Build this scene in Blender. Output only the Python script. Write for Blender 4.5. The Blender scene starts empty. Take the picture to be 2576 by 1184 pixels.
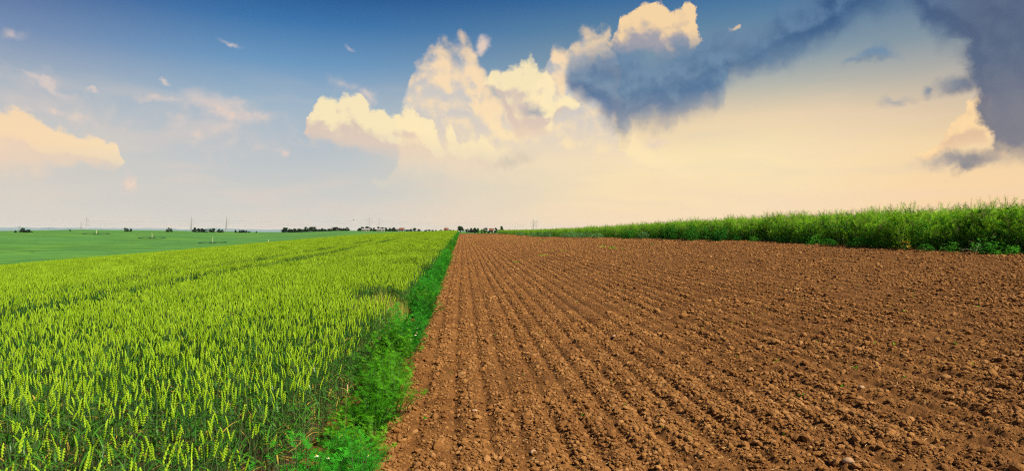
import bpy, bmesh, math, random
import numpy as np
from mathutils import Vector, Matrix

scn = bpy.context.scene
COL = scn.collection
R = math.radians

# ------------------------------------------------------------------ camera
EYE = 2.10                    # height of the lens above the soil under it
YAW = -4.52                   # the tilled rows run along +Y, the camera looks a little to the right of them
PITCH = -0.58
cam_d = bpy.data.cameras.new("camera")
cam = bpy.data.objects.new("camera", cam_d)
COL.objects.link(cam)
cam_d.sensor_width = 36.0
cam_d.lens = 22.0
cam_d.clip_start = 0.05
cam_d.clip_end = 60000.0
cam.location = (0, 0, EYE)
cam.rotation_euler = (R(90 + PITCH), 0, R(YAW))
scn.camera = cam
cam["kind"] = "helper"

def az_el(vx, vy):
    """compass bearing (from +Y, clockwise) and elevation of something seen at this place of the view (2576 x 1184 frame)"""
    f = 1575.0
    v = Vector(((vx - 1288.0) / f, 1.0, (592.0 - vy) / f))
    v = Matrix.Rotation(R(YAW), 3, 'Z') @ (Matrix.Rotation(R(PITCH), 3, 'X') @ v)
    v.normalize()
    return math.atan2(v.x, v.y), math.asin(v.z)

# ------------------------------------------------------------------ colour helpers
def s2l(c):
    c = c / 255.0
    return c / 12.92 if c <= 0.04045 else ((c + 0.055) / 1.055) ** 2.4
def rgb(r, g, b, k=1.0):
    return (s2l(r) * k, s2l(g) * k, s2l(b) * k, 1.0)

# ------------------------------------------------------------------ node helper
class NT:
    def __init__(self, tree):
        self.t = tree; self.n = tree.nodes; self.l = tree.links
    def new(self, kind, **kw):
        nd = self.n.new(kind)
        for k, v in kw.items():
            setattr(nd, k, v)
        return nd
    def put(self, sock, v):
        if isinstance(v, bpy.types.NodeSocket):
            self.l.new(v, sock)
        elif v is not None:
            sock.default_value = v
    def math(self, op, a, b=None, c=None, clamp=False):
        nd = self.new('ShaderNodeMath', operation=op, use_clamp=clamp)
        self.put(nd.inputs[0], a)
        if b is not None: self.put(nd.inputs[1], b)
        if c is not None: self.put(nd.inputs[2], c)
        return nd.outputs[0]
    def vmath(self, op, a, b=None, s=None):
        nd = self.new('ShaderNodeVectorMath', operation=op)
        self.put(nd.inputs[0], a)
        if b is not None: self.put(nd.inputs[1], b)
        if s is not None: self.put(nd.inputs['Scale'], s)
        return nd.outputs['Value'] if op in ('LENGTH', 'DOT_PRODUCT', 'DISTANCE') else nd.outputs[0]
    def noise(self, vec, scale, detail=4.0, rough=0.55, dist=0.0, dim='3D', lac=2.0):
        nd = self.new('ShaderNodeTexNoise', noise_dimensions=dim)
        self.put(nd.inputs['Vector'], vec)
        nd.inputs['Scale'].default_value = scale
        nd.inputs['Detail'].default_value = detail
        nd.inputs['Roughness'].default_value = rough
        nd.inputs['Lacunarity'].default_value = lac
        nd.inputs['Distortion'].default_value = dist
        return nd
    def step(self, x, a, b, lo=0.0, hi=1.0):
        nd = self.new('ShaderNodeMapRange', interpolation_type='SMOOTHSTEP')
        self.put(nd.inputs[0], x)
        for i, v in zip((1, 2, 3, 4), (a, b, lo, hi)):
            self.put(nd.inputs[i], v)
        return nd.outputs[0]
    def mix(self, f, a, b, blend='MIX'):
        nd = self.new('ShaderNodeMix', data_type='RGBA', blend_type=blend)
        self.put(nd.inputs['Factor'], f)
        self.put(nd.inputs['A'], a) if not isinstance(a, tuple) else setattr(nd.inputs[6], 'default_value', a)
        self.put(nd.inputs['B'], b) if not isinstance(b, tuple) else setattr(nd.inputs[7], 'default_value', b)
        if isinstance(a, bpy.types.NodeSocket):
            self.l.new(a, nd.inputs[6])
        if isinstance(b, bpy.types.NodeSocket):
            self.l.new(b, nd.inputs[7])
        return nd.outputs[2]
    def ramp(self, fac, stops, interp='EASE'):
        nd = self.new('ShaderNodeValToRGB')
        cr = nd.color_ramp; cr.interpolation = interp
        while len(cr.elements) < len(stops):
            cr.elements.new(0.5)
        for e, (p, c) in zip(cr.elements, stops):
            e.position = p; e.color = c
        self.put(nd.inputs[0], fac)
        return nd.outputs[0]

# ------------------------------------------------------------------ sky
SUN_AZ, SUN_EL = 126.0, 47.0            # bearing clockwise from +Y, elevation
world = bpy.data.worlds.new("World")
scn.world = world
world.use_nodes = True
world.cycles.sampling_method = 'MANUAL'
world.cycles.sample_map_resolution = 256
world.node_tree.nodes.clear()
w = NT(world.node_tree)
tc = w.new('ShaderNodeTexCoord')
sep = w.new('ShaderNodeSeparateXYZ')
w.l.new(tc.outputs['Generated'], sep.inputs[0])
AZ = w.math('ARCTAN2', sep.outputs[0], sep.outputs[1])
EL = w.math('ARCSINE', sep.outputs[2])
cmb = w.new('ShaderNodeCombineXYZ')
w.l.new(AZ, cmb.inputs[0]); w.l.new(EL, cmb.inputs[1])
PV = cmb.outputs[0]

def el_of(vy, vx=1288):
    return az_el(vx, vy)[1]

EL_TOP = 0.42
def elev_ramp(stops):
    s = sorted((max(0.0, el_of(vy) / EL_TOP), rgb(*c)) for vy, c in stops)
    return w.ramp(w.math('DIVIDE', EL, EL_TOP), s, 'LINEAR')

left_sky = elev_ramp([(0, (48, 78, 130)), (80, (76, 106, 156)), (180, (120, 144, 180)), (280, (172, 183, 195)), (380, (208, 205, 199)), (480, (218, 211, 200)), (566, (222, 216, 206))])
mid_sky = elev_ramp([(0, (30, 86, 146)), (80, (58, 116, 172)), (180, (108, 153, 193)), (280, (160, 183, 201)), (380, (186, 196, 203)), (480, (206, 207, 204)), (566, (222, 216, 205))])
warm_sky = elev_ramp([(0, (52, 106, 158)), (80, (92, 132, 164)), (170, (134, 156, 170)), (240, (186, 186, 174)), (310, (238, 214, 176)), (400, (255, 231, 182)), (490, (255, 229, 184)), (566, (254, 226, 188))])
far_sky = elev_ramp([(0, (66, 92, 132)), (80, (92, 118, 150)), (170, (132, 150, 162)), (250, (180, 176, 168)), (320, (220, 198, 168)), (400, (248, 216, 168)), (490, (255, 218, 168)), (566, (254, 214, 168))])
a0, a1, a2, a3, a4, a5 = (az_el(v, 400)[0] for v in (-100, 700, 760, 1640, 1900, 2560))
clear = w.mix(w.step(AZ, a0, a1), left_sky, mid_sky)
clear = w.mix(w.step(AZ, a2, a3), clear, warm_sky)
clear = w.mix(w.step(AZ, a4, a5), clear, far_sky)

nish = w.new('ShaderNodeTexSky', sky_type='NISHITA')
nish.sun_disc = False
nish.sun_elevation = R(SUN_EL)
nish.sun_rotation = R(SUN_AZ)
nish.dust_density = 3.0
nis = w.mix(1.0, nish.outputs[0], (0.07, 0.07, 0.07, 1.0), 'MULTIPLY')
clear = w.mix(0.06, clear, nis)

AZ0, AZ1 = az_el(-200, 400)[0], az_el(2776, 400)[0]
EL1 = az_el(1288, -150)[1]
VPX = 1.0 / 1575.0                     # about one pixel of the view, in radians

def noise_fields(vec):
    """shared break-up of every cloud edge: warped position and lumps"""
    q = w.vmath('ADD', vec, (3.1, 7.7, 0.0))
    n1 = w.noise(q, 13.0, 1.0, 0.5, dim='2D')
    n2 = w.noise(q, 42.0, 6.0, 0.64, dim='2D')
    s1 = w.new('ShaderNodeSeparateColor'); w.l.new(n1.outputs['Color'], s1.inputs[0])
    s2 = w.new('ShaderNodeSeparateColor'); w.l.new(n2.outputs['Color'], s2.inputs[0])
    cx = w.new('ShaderNodeCombineXYZ')
    for i in (0, 1):
        w.l.new(w.math('ADD', w.math('MULTIPLY_ADD', s1.outputs[i], 0.036, -0.018), w.math('MULTIPLY_ADD', s2.outputs[i], 0.022, -0.011)), cx.inputs[i])
    p = w.vmath('ADD', vec, cx.outputs[0])
    vo = w.new('ShaderNodeTexVoronoi', feature='F1', voronoi_dimensions='2D')
    w.l.new(p, vo.inputs['Vector'])
    vo.inputs['Scale'].default_value = 34.0
    vo.inputs['Detail'].default_value = 1.0
    lumps = w.math('ADD', w.math('SUBTRACT', 0.42, vo.outputs['Distance']), w.math('MULTIPLY_ADD', s2.outputs[2], 0.9, -0.45))
    sp = w.new('ShaderNodeSeparateXYZ'); w.l.new(p, sp.inputs[0])
    azn = w.math('DIVIDE', w.math('SUBTRACT', sp.outputs[0], AZ0), AZ1 - AZ0)
    return {'p': p, 'x': azn, 'y': sp.outputs[1], 'lump': lumps}

def curve(xs, vals):
    nd = w.new('ShaderNodeFloatCurve')
    c = nd.mapping.curves[0]
    pts = sorted(zip(xs, vals))
    while len(c.points) < len(pts):
        c.points.new(0.5, 0.5)
    for q, (x, y) in zip(c.points, pts):
        q.location = (x, y); q.handle_type = 'VECTOR'
    nd.mapping.update()
    return nd

def band(F, rows, soft):
    """cloud between an upper and a lower outline: rows of (x, top, bottom) in the view; depth inside is positive"""
    rows = sorted(rows)
    xs = [(az_el(x, 300)[0] - AZ0) / (AZ1 - AZ0) for x, t, b_ in rows]
    tv = [az_el(x, t)[1] / EL1 for x, t, b_ in rows]
    bv = [az_el(x, b_)[1] / EL1 for x, t, b_ in rows]
    top, bot = curve(xs, tv), curve(xs, bv)
    w.l.new(F['x'], top.inputs['Value']); w.l.new(F['x'], bot.inputs['Value'])
    k = 1.0 / (soft * VPX)
    du = w.math('SUBTRACT', w.math('MULTIPLY', top.outputs[0], EL1), F['y'])
    dl = w.math('SUBTRACT', F['y'], w.math('MULTIPLY', bot.outputs[0], EL1))
    F['top'] = w.step(du, 0.0, 90.0 * VPX, 1.0, 0.0)          # 1 at the upper outline, 0 well below it
    return w.math('MULTIPLY', w.math('MINIMUM', du, dl), k)

def ellipses(F, blobs, out=None):
    for bl in blobs:
        vx, vy, rx, ry = bl[:4]
        rot = bl[4] if len(bl) > 4 else 0.0
        wt = bl[5] if len(bl) > 5 else 1.0
        az, el = az_el(vx, vy)
        sx = abs(az_el(vx + 10, vy)[0] - az_el(vx - 10, vy)[0]) / 20.0
        sy = abs(az_el(vx, vy + 10)[1] - az_el(vx, vy - 10)[1]) / 20.0
        mp = w.new('ShaderNodeMapping', vector_type='TEXTURE')
        mp.inputs['Location'].default_value = (az, el, 0)
        mp.inputs['Rotation'].default_value = (0, 0, R(rot))
        mp.inputs['Scale'].default_value = (rx * sx, ry * sy, 1.0)
        w.l.new(F['p'], mp.inputs[0])
        dd = w.math('MULTIPLY_ADD', w.vmath('LENGTH', mp.outputs[0]), -wt, wt)
        out = dd if out is None else w.math('SMOOTH_MAX', out, dd, 0.2)
    return out

F0 = noise_fields(PV)
F1 = noise_fields(w.vmath('ADD', PV, (0.0075, 0.0115, 0.0)))      # one step towards the light

def layer(rows, soft, lump, k, blobs=()):
    d = []
    for F in (F0, F1):
        v = band(F, rows, soft)
        if blobs:
            v = ellipses(F, blobs, v)
        d.append(w.math('MULTIPLY_ADD', F['lump'], lump, w.math('MINIMUM', v, 1.6)))
    lit = w.math('MULTIPLY_ADD', w.math('SUBTRACT', d[0], d[1]), k, 0.42)
    return d[0], w.math('MULTIPLY_ADD', F0['top'], 0.22, lit)

ELN = w.math('DIVIDE', EL, EL_TOP)
# faint streaks of high thin cloud
mpst = w.new('ShaderNodeMapping')
mpst.inputs['Scale'].default_value = (5.0, 26.0, 1.0); mpst.inputs['Rotation'].default_value = (0, 0, R(6))
w.l.new(PV, mpst.inputs[0])
stn = w.noise(mpst.outputs[0], 1.0, 4.0, 0.5, 0.0, dim='2D')
low_sky = w.step(EL, el_of(170), el_of(330))
sky = w.mix(w.math('MULTIPLY', w.math('MULTIPLY', w.step(stn.outputs[0], 0.46, 0.72), 0.22), low_sky), clear, rgb(240, 210, 188))
sky = w.mix(w.math('MULTIPLY', w.math('MULTIPLY', w.step(stn.outputs[0], 0.50, 0.26), 0.12), low_sky), sky, rgb(190, 192, 200))
# --- thin veils and wisps
vd = ellipses(F0, [
    (540, 262, 150, 50), (600, 292, 130, 40), (440, 252, 130, 18, 0, .8), (115, 208, 130, 15, -20), (235, 240, 40, 10, -8),
    (410, 208, 24, 11, 0, .8), (570, 112, 34, 13, -25, .8), (705, 380, 24, 16), (880, 125, 26, 9, -10, .5), (30, 88, 70, 26, 0, .5), (327, 455, 26, 46, 15, .9),
    (140, 270, 260, 60, -4, .55), (560, 330, 330, 90, 0, .5), (60, 200, 160, 50, -10, .4), (1215, 122, 40, 22, 20), (1650, 352, 70, 30, 0, .7), (860, 225, 60, 30, 0, .5), (925, 240, 36, 26)])
vd = w.math('MULTIPLY_ADD', F0['lump'], 0.22, vd)
va = w.math('MULTIPLY', w.step(vd, -0.02, 0.90), 0.80)
sky = w.mix(va, sky, w.mix(w.step(F0['lump'], -0.3, 0.5), rgb(220, 204, 196), rgb(250, 217, 190)))

# --- distant heaped towers, behind
bd, blit = layer([(930, 470, 480), (985, 380, 482), (1015, 240, 484), (1040, 175, 486), (1075, 125, 488), (1100, 96, 488), (1128, 104, 488), (1160, 78, 488), (1185, 100, 488), (1205, 150, 488), (1235, 195, 488),
    (1270, 225, 488), (1340, 230, 488), (1368, 130, 488), (1385, 88, 488), (1410, 92, 488), (1432, 112, 488), (1462, 78, 488), (1490, 44, 488), (1520, 44, 488), (1536, 90, 488), (1550, 210, 488), (1600, 300, 488), (1700, 380, 488), (1800, 470, 480)],
    70.0, 0.40, 1.0)
ba = w.step(bd, -0.06, w.math('MULTIPLY_ADD', F0['top'], -0.50, 1.05))
b_sh = w.ramp(ELN, [(0.2, rgb(246, 222, 188)), (0.48, rgb(208, 202, 196)), (0.75, rgb(158, 168, 186))], 'EASE')
b_li = w.ramp(ELN, [(0.2, rgb(255, 232, 184)), (0.55, rgb(252, 222, 180)), (0.9, rgb(240, 204, 162))], 'EASE')
b_col = w.mix(w.step(blit, 0.22, 0.92), b_sh, b_li)
sky = w.mix(w.math('MULTIPLY', ba, w.math('MULTIPLY_ADD', w.step(EL, el_of(500), el_of(320)), 0.85, 0.10)), sky, b_col)

# --- bright heaped clouds, in front
DOME = [(1190, 300, 260), (1204, 186, 226), (1228, 166, 232), (1260, 170, 262), (1285, 154, 320), (1310, 140, 356), (1330, 136, 364), (1352, 146, 362), (1376, 172, 350), (1392, 212, 324), (1404, 236, 306), (1420, 224, 298), (1442, 246, 292), (1460, 300, 270)]
HEAP = [(-200, 236, 470), (0, 254, 470), (40, 258, 474), (80, 290, 472), (110, 306, 458), (150, 316, 448), (185, 328, 442), (205, 318, 440), (240, 314, 436), (265, 328, 440), (288, 346, 446), (312, 410, 396), (340, 430, 380),
    (755, 345, 320), (780, 292, 336), (795, 250, 356), (822, 238, 368), (848, 262, 378), (872, 242, 386), (902, 230, 398), (922, 262, 406), (950, 264, 410), (975, 260, 416), (992, 288, 420), (1008, 264, 424), (1030, 252, 426), (1056, 260, 428), (1074, 296, 430),
    (1090, 330, 432), (1108, 362, 432), (1124, 338, 432), (1150, 334, 432), (1166, 362, 430), (1184, 348, 430), (1215, 340, 430), (1250, 352, 428), (1290, 372, 420), (1330, 410, 400)]
warm_lit = w.mix(w.step(AZ, a0, a1), rgb(255, 219, 172), rgb(255, 235, 186))
no_fade = w.math('MULTIPLY', w.step(AZ, az_el(700, 400)[0], az_el(400, 400)[0]), w.step(EL, el_of(500), el_of(380), 0.25, 0.92))
for rows, soft_, f0_, f1_ in ((DOME, 44.0, 440, 290), (HEAP, 38.0, 440, 318)):
    fd, flit = layer(rows, soft_, 0.42, 1.05)
    fa = w.step(fd, -0.04, w.math('MULTIPLY_ADD', F0['top'], -0.46, 0.80))
    f_sh = w.ramp(ELN, [(0.2, rgb(244, 212, 180)), (0.48, rgb(214, 194, 182)), (0.70, rgb(172, 174, 186))], 'EASE')
    f_col = w.mix(w.step(flit, 0.12, 0.92), f_sh, warm_lit)
    sky = w.mix(w.math('MULTIPLY', fa, w.math('MULTIPLY_ADD', w.math('MAXIMUM', w.step(EL, el_of(f0_), el_of(f1_)), no_fade), 0.86, 0.03)), sky, f_col)

# --- clouds lit behind the dark banks
cd, clit = layer([(1520, 110, 90), (1545, 62, 150), (1562, 26, 150), (1592, 4, 150), (1632, -8, 150), (1662, 2, 150), (1682, 28, 150), (1700, 30, 150), (1722, 14, 150), (1742, 36, 150), (1756, 72, 140), (1775, 110, 90),
    (2300, 400, 380), (2325, 384, 404), (2350, 372, 404), (2385, 340, 400), (2412, 298, 392), (2442, 260, 384), (2482, 243, 366), (2506, 250, 330), (2520, 300, 280)],
    40.0, 0.42, 0.72, [(1852, 76, 14, 9, 0, .35)])
ca = w.step(cd, -0.05, w.math('MULTIPLY_ADD', F0['top'], -0.48, 0.70))
c_col = w.mix(w.step(clit, 0.15, 0.90), w.mix(w.step(AZ, az_el(1900, 100)[0], az_el(2300, 100)[0]), rgb(166, 162, 170), rgb(228, 192, 158)), rgb(255, 218, 164))
sky = w.mix(w.math('MULTIPLY', ca, 0.90), sky, c_col)

# --- dark banks drifting across the upper right
dd_, dlit = layer([(1385, 220, 190), (1415, 170, 216), (1440, 126, 262), (1485, 98, 306), (1525, 84, 344), (1550, 84, 366), (1574, 88, 372), (1592, 92, 340), (1640, 100, 336), (1690, 94, 334), (1740, 68, 322), (1790, 50, 304), (1820, 46, 276), (1842, 44, 232),
    (1880, 44, 212), (1930, 20, 196), (1990, -16, 178), (2060, -80, 150), (2130, -140, 112), (2200, -150, 66), (2270, -150, 24), (2305, -150, 26), (2325, -150, 78), (2355, -150, 126), (2392, -150, 160), (2422, -150, 204), (2446, -150, 252), (2468, -150, 280), (2486, -150, 350), (2500, -150, 434), (2600, -150, 444), (2776, -150, 450)],
    74.0, 0.28, 0.85, [(2420, 214, 90, 38), (2436, 404, 160, 30, 3), (2210, 142, 84, 28, 8), (2150, 158, 46, 12, 0, .7), (2236, 248, 60, 22, 0, .75), (2332, 222, 30, 22, 0, .8), (1348, 272, 40, 16, 15, .7), (1280, 402, 90, 30, 0, .5)])
da = w.step(dd_, -0.12, 0.95)
d_hi = w.ramp(ELN, [(0.28, rgb(186, 180, 174)), (0.50, rgb(116, 146, 172)), (0.75, rgb(94, 126, 162)), (1.0, rgb(68, 94, 136))], 'LINEAR')
d_lo = w.ramp(ELN, [(0.28, rgb(150, 154, 166)), (0.50, rgb(74, 112, 152)), (0.75, rgb(52, 84, 128)), (1.0, rgb(34, 54, 96))], 'LINEAR')
d_col = w.mix(w.step(dlit, 0.10, 0.90), d_lo, d_hi)
d_col = w.mix(w.math('MULTIPLY', w.step(AZ, az_el(2200, 100)[0], az_el(2500, 100)[0]), 0.65), d_col, rgb(84, 90, 114))
sky = w.mix(w.math('MULTIPLY', da, 0.93), sky, d_col)

bg = w.new('ShaderNodeBackground')
SKY_STRENGTH = 0.10
EXPOSURE = 0.80
SK = 2 ** -EXPOSURE / SKY_STRENGTH
w.l.new(w.mix(1.0, sky, (SK, SK, SK, 1.0), 'MULTIPLY'), bg.inputs['Color'])
bg.inputs['Strength'].default_value = SKY_STRENGTH
wo = w.new('ShaderNodeOutputWorld')
w.l.new(bg.outputs[0], wo.inputs[0])

# ------------------------------------------------------------------ sun
sun_d = bpy.data.lights.new("sun", 'SUN')
sun_d.energy = 5.0
sun_d.angle = R(3.0)
sun_d.color = (1.0, 0.90, 0.74)
sun = bpy.data.objects.new("sun", sun_d)
COL.objects.link(sun)
sun["kind"] = "helper"
sdir = Vector((math.sin(R(SUN_AZ)) * math.cos(R(SUN_EL)), math.cos(R(SUN_AZ)) * math.cos(R(SUN_EL)), math.sin(R(SUN_EL))))
sun.rotation_euler = sdir.to_track_quat('Z', 'Y').to_euler()
sun.location = (0, 0, 60)

scn.view_settings.view_transform = 'Standard'
scn.view_settings.look = 'None'
scn.view_settings.exposure = EXPOSURE
scn.view_settings.gamma = 1.0
scn.view_settings.use_curve_mapping = False
scn.cycles.max_bounces = 6
scn.cycles.diffuse_bounces = 3
scn.cycles.glossy_bounces = 2
scn.cycles.transmission_bounces = 4
scn.cycles.transparent_max_bounces = 8
scn.cycles.volume_bounces = 0
scn.cycles.caustics_reflective = False
scn.cycles.caustics_refractive = False
scn.cycles.filter_width = 1.1
scn.cycles.use_denoising = False
scn.cycles.use_adaptive_sampling = False
# ------------------------------------------------------------------ numpy noise
def _hash(ix, iy, seed):
    h = (ix.astype(np.int64) * 374761393 + iy.astype(np.int64) * 668265263 + seed * 1442695041) & 0xFFFFFFFF
    h = ((h ^ (h >> 13)) * 1274126177) & 0xFFFFFFFF
    h = ((h ^ (h >> 16)) * 2246822519) & 0xFFFFFFFF
    return ((h ^ (h >> 15)) & 0xFFFFFF) / float(0xFFFFFF)
def vnoise(x, y, seed=0):
    x = np.asarray(x, float); y = np.asarray(y, float)
    ix = np.floor(x); iy = np.floor(y)
    fx = x - ix; fy = y - iy
    fx = fx * fx * (3 - 2 * fx); fy = fy * fy * (3 - 2 * fy)
    a = _hash(ix, iy, seed); b = _hash(ix + 1, iy, seed); c = _hash(ix, iy + 1, seed); d = _hash(ix + 1, iy + 1, seed)
    return (a + (b - a) * fx) * (1 - fy) + (c + (d - c) * fx) * fy
def fbm(x, y, seed=0, octv=4, gain=0.5):
    s = 0; amp = 1; tot = 0
    for i in range(octv):
        s = s + amp * vnoise(x * 2 ** i + 17.3 * i, y * 2 ** i - 9.1 * i, seed + i); tot += amp; amp *= gain
    return s / tot
def cells(x, y, seed=0):
    """distance to the nearest jittered point: rounded lumps"""
    ix = np.floor(x); iy = np.floor(y); best = np.full(np.shape(x), 9.0)
    for dx in (-1, 0, 1):
        for dy in (-1, 0, 1):
            jx = ix + dx; jy = iy + dy
            px = jx + _hash(jx, jy, seed); py = jy + _hash(jx, jy, seed + 91)
            best = np.minimum(best, (px - x) ** 2 + (py - y) ** 2)
    return np.sqrt(best)
def sst(a, b, x):
    t = np.clip((x - a) / (b - a), 0, 1)
    return t * t * (3 - 2 * t)

# ------------------------------------------------------------------ lie of the land (metres, rows along +Y)
END = 165.0                                   # the near fields end on a low crest here
def rape_edge(Y):
    return np.interp(Y, [0, 17, 32, 65, 98, 150, 175], [16.2, 16.2, 16.5, 15.6, 12.2, 10.2, 9.6])
def near_z(X, Y):
    X = np.asarray(X, float); Y = np.asarray(Y, float)
    s = np.maximum(-X, 0)
    q = np.where(s < 60, 0.0012 * s * s, 4.32 + 15.7 * (1 - np.exp(-(s - 60) * 0.144 / 15.7)))
    left = -0.01 * s - q
    xp = np.maximum(X, 0)
    xc = np.where(xp < 14, xp, 14 + 3.0 * (1 - np.exp(-(xp - 14) / 3.0)))
    slope = np.interp(Y, [0, 34, 98, 150], [0.088, 0.086, 0.030, 0.0])
    right = slope * xc * xc / (xc + 1.5)
    return 0.95 * np.clip(Y, 0, END) / END + left + right + 0.05 * (fbm(X * 0.13, Y * 0.05, 5, 2) - 0.5) * sst(2, 12, np.hypot(X, Y))
def far_z(phi, r):
    """phi: bearing in degrees"""
    d = r * np.cos(np.radians(phi - 4.52))
    cy = np.interp(phi, [-60, -35, -30, -23, -17, -14.5, -11, -6.5, -0.5, 5, 14, 60], [676, 676.5, 672, 676, 680, 680, 675.5, 677, 678, 678, 676, 676])
    crest = EYE - (cy - 671.0) / 1834.0 * 750 * np.cos(np.radians(phi - 4.52))
    val = np.interp(phi, [-60, -35, -19, -10, 0, 60], [-26, -24, -15, -5.5, -3.0, -3.0])
    up = val + (crest - val) * sst(320, 820, r)
    up = np.where(r > 750, crest + (up - crest) * np.exp(-(r - 750) / 60), up)
    out = up + (-30 - up) * sst(770, 1500, r)
    return out + 0.9 * (fbm(r * 0.004 + 3, phi * 0.06, 8, 2) - 0.5) * sst(260, 420, r) * (1 - sst(600, 740, r))
def ground_z(X, Y):
    X = np.asarray(X, float); Y = np.asarray(Y, float)
    r = np.hypot(X, Y); phi = np.degrees(np.arctan2(X, Y))
    t = sst(168, 330, r)
    return near_z(X, Y) * (1 - t) + far_z(phi, r) * t

ROWS = np.random.RandomState(4)
_rx = [-1.6]
while _rx[-1] < 40:
    _rx.append(_rx[-1] + ROWS.uniform(0.28, 0.40))
_rx = np.array(_rx); _rd = ROWS.uniform(0.45, 1.0, len(_rx))
_rd[::4] = np.maximum(_rd[::4], 0.85)
def furrow(X, Y):
    """harrow lines: an irregular comb of shallow grooves running with the rows"""
    xw = X + 0.06 * (fbm(X * 0.8, Y * 0.16, 11, 2) - 0.5) + 0.02 * (fbm(X * 4, Y * 0.9, 12, 2) - 0.5)
    i = np.clip(np.searchsorted(_rx, xw), 1, len(_rx) - 1)
    a = _rx[i - 1]; b = _rx[i]
    t = (xw - a) / (b - a)
    g = np.exp(-((np.minimum(t, 1 - t)) * (b - a) / 0.050) ** 2)
    dep = np.where(t < 0.5, _rd[i - 1], _rd[i])
    broken = 0.25 + 1.2 * fbm(X * 1.9, Y * 0.7, 13, 3)
    return 0.017 * np.sin(np.pi * t) - 0.042 * g * dep * broken
def ridge(X, Y):
    """0 in a groove, 1 on the back between two grooves"""
    xw = X + 0.06 * (fbm(X * 0.8, Y * 0.16, 11, 2) - 0.5) + 0.02 * (fbm(X * 4, Y * 0.9, 12, 2) - 0.5)
    i = np.clip(np.searchsorted(_rx, xw), 1, len(_rx) - 1)
    return np.sin(np.pi * np.clip((xw - _rx[i - 1]) / (_rx[i] - _rx[i - 1]), 0, 1))
def soil_z(X, Y):
    z = near_z(X, Y) + furrow(X, Y)
    z = z + 0.035 * (fbm(X * 2.2, Y * 1.6, 21, 3) - 0.5)
    return z
def soil_detail(X, Y):
    c1 = cells(X * 9, Y * 9, 31); c2 = cells(X * 21, Y * 21, 32)
    c3 = cells(X * 43, Y * 43, 37)
    return 0.040 * (0.45 - c1) * (fbm(X * 1.5, Y * 1.5, 33, 2)) + 0.024 * (0.45 - c2) + 0.010 * (0.45 - c3) + 0.016 * (fbm(X * 30, Y * 30, 34, 2) - 0.5) + 0.040 * sst(7, 34, Y) * (0.45 - cells(X * 4.2, Y * 3.1, 35)) * fbm(X * 0.9, Y * 0.7, 36, 2)

# ------------------------------------------------------------------ mesh and object helpers
class MB:
    """collects vertices and faces, with a material slot for each face"""
    def __init__(self):
        self.v = []; self.f = []; self.m = []
    def add(self, vs, fs, m=0):
        o = len(self.v)
        self.v.extend(vs)
        for f in fs:
            self.f.append(tuple(i + o for i in f)); self.m.append(m)
    def tube(self, pts, radii, n=3, m=0, cap=False):
        pts = [Vector(p) for p in pts]
        vs = []; fs = []
        for k, (p, r) in enumerate(zip(pts, radii)):
            d = (pts[min(k + 1, len(pts) - 1)] - pts[max(k - 1, 0)])
            d = d.normalized() if d.length > 1e-9 else Vector((0, 0, 1))
            a = d.cross(Vector((0.31, 0.94, 0.11)) if abs(d.z) > 0.9 else Vector((0, 0, 1))).normalized()
            b = d.cross(a)
            for j in range(n):
                t = 2 * math.pi * j / n
                vs.append(tuple(p + (a * math.cos(t) + b * math.sin(t)) * r))
        for k in range(len(pts) - 1):
            for j in range(n):
                fs.append((k * n + j, k * n + (j + 1) % n, (k + 1) * n + (j + 1) % n, (k + 1) * n + j))
        if cap:
            fs.append(tuple(range(n - 1, -1, -1))); fs.append(tuple((len(pts) - 1) * n + j for j in range(n)))
        self.add(vs, fs, m)
    def strip(self, pts, widths, side, m=0):
        vs = []
        for p, wd in zip(pts, widths):
            p = Vector(p); vs.append(tuple(p - side * wd)); vs.append(tuple(p + side * wd))
        self.add(vs, [(2 * k, 2 * k + 1, 2 * k + 3, 2 * k + 2) for k in range(len(pts) - 1)], m)
    def box(self, c, h, m=0, rz=0.0):
        cs, sn = math.cos(rz), math.sin(rz)
        vs = []
        for x in (-1, 1):
            for y in (-1, 1):
                for z in (-1, 1):
                    X, Y = x * h[0], y * h[1]
                    vs.append((c[0] + X * cs - Y * sn, c[1] + X * sn + Y * cs, c[2] + z * h[2]))
        self.add(vs, [(0, 1, 3, 2), (4, 6, 7, 5), (0, 4, 5, 1), (2, 3, 7, 6), (0, 2, 6, 4), (1, 5, 7, 3)], m)
    def mesh(self, name, mats, smooth=False):
        me = bpy.data.meshes.new(name)
        me.from_pydata(self.v, [], self.f)
        for mt in mats:
            me.materials.append(mt)
        if len(mats) > 1:
            me.polygons.foreach_set('material_index', self.m)
        if smooth:
            me.polygons.foreach_set('use_smooth', [True] * len(me.polygons))
        me.update()
        return me

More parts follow.
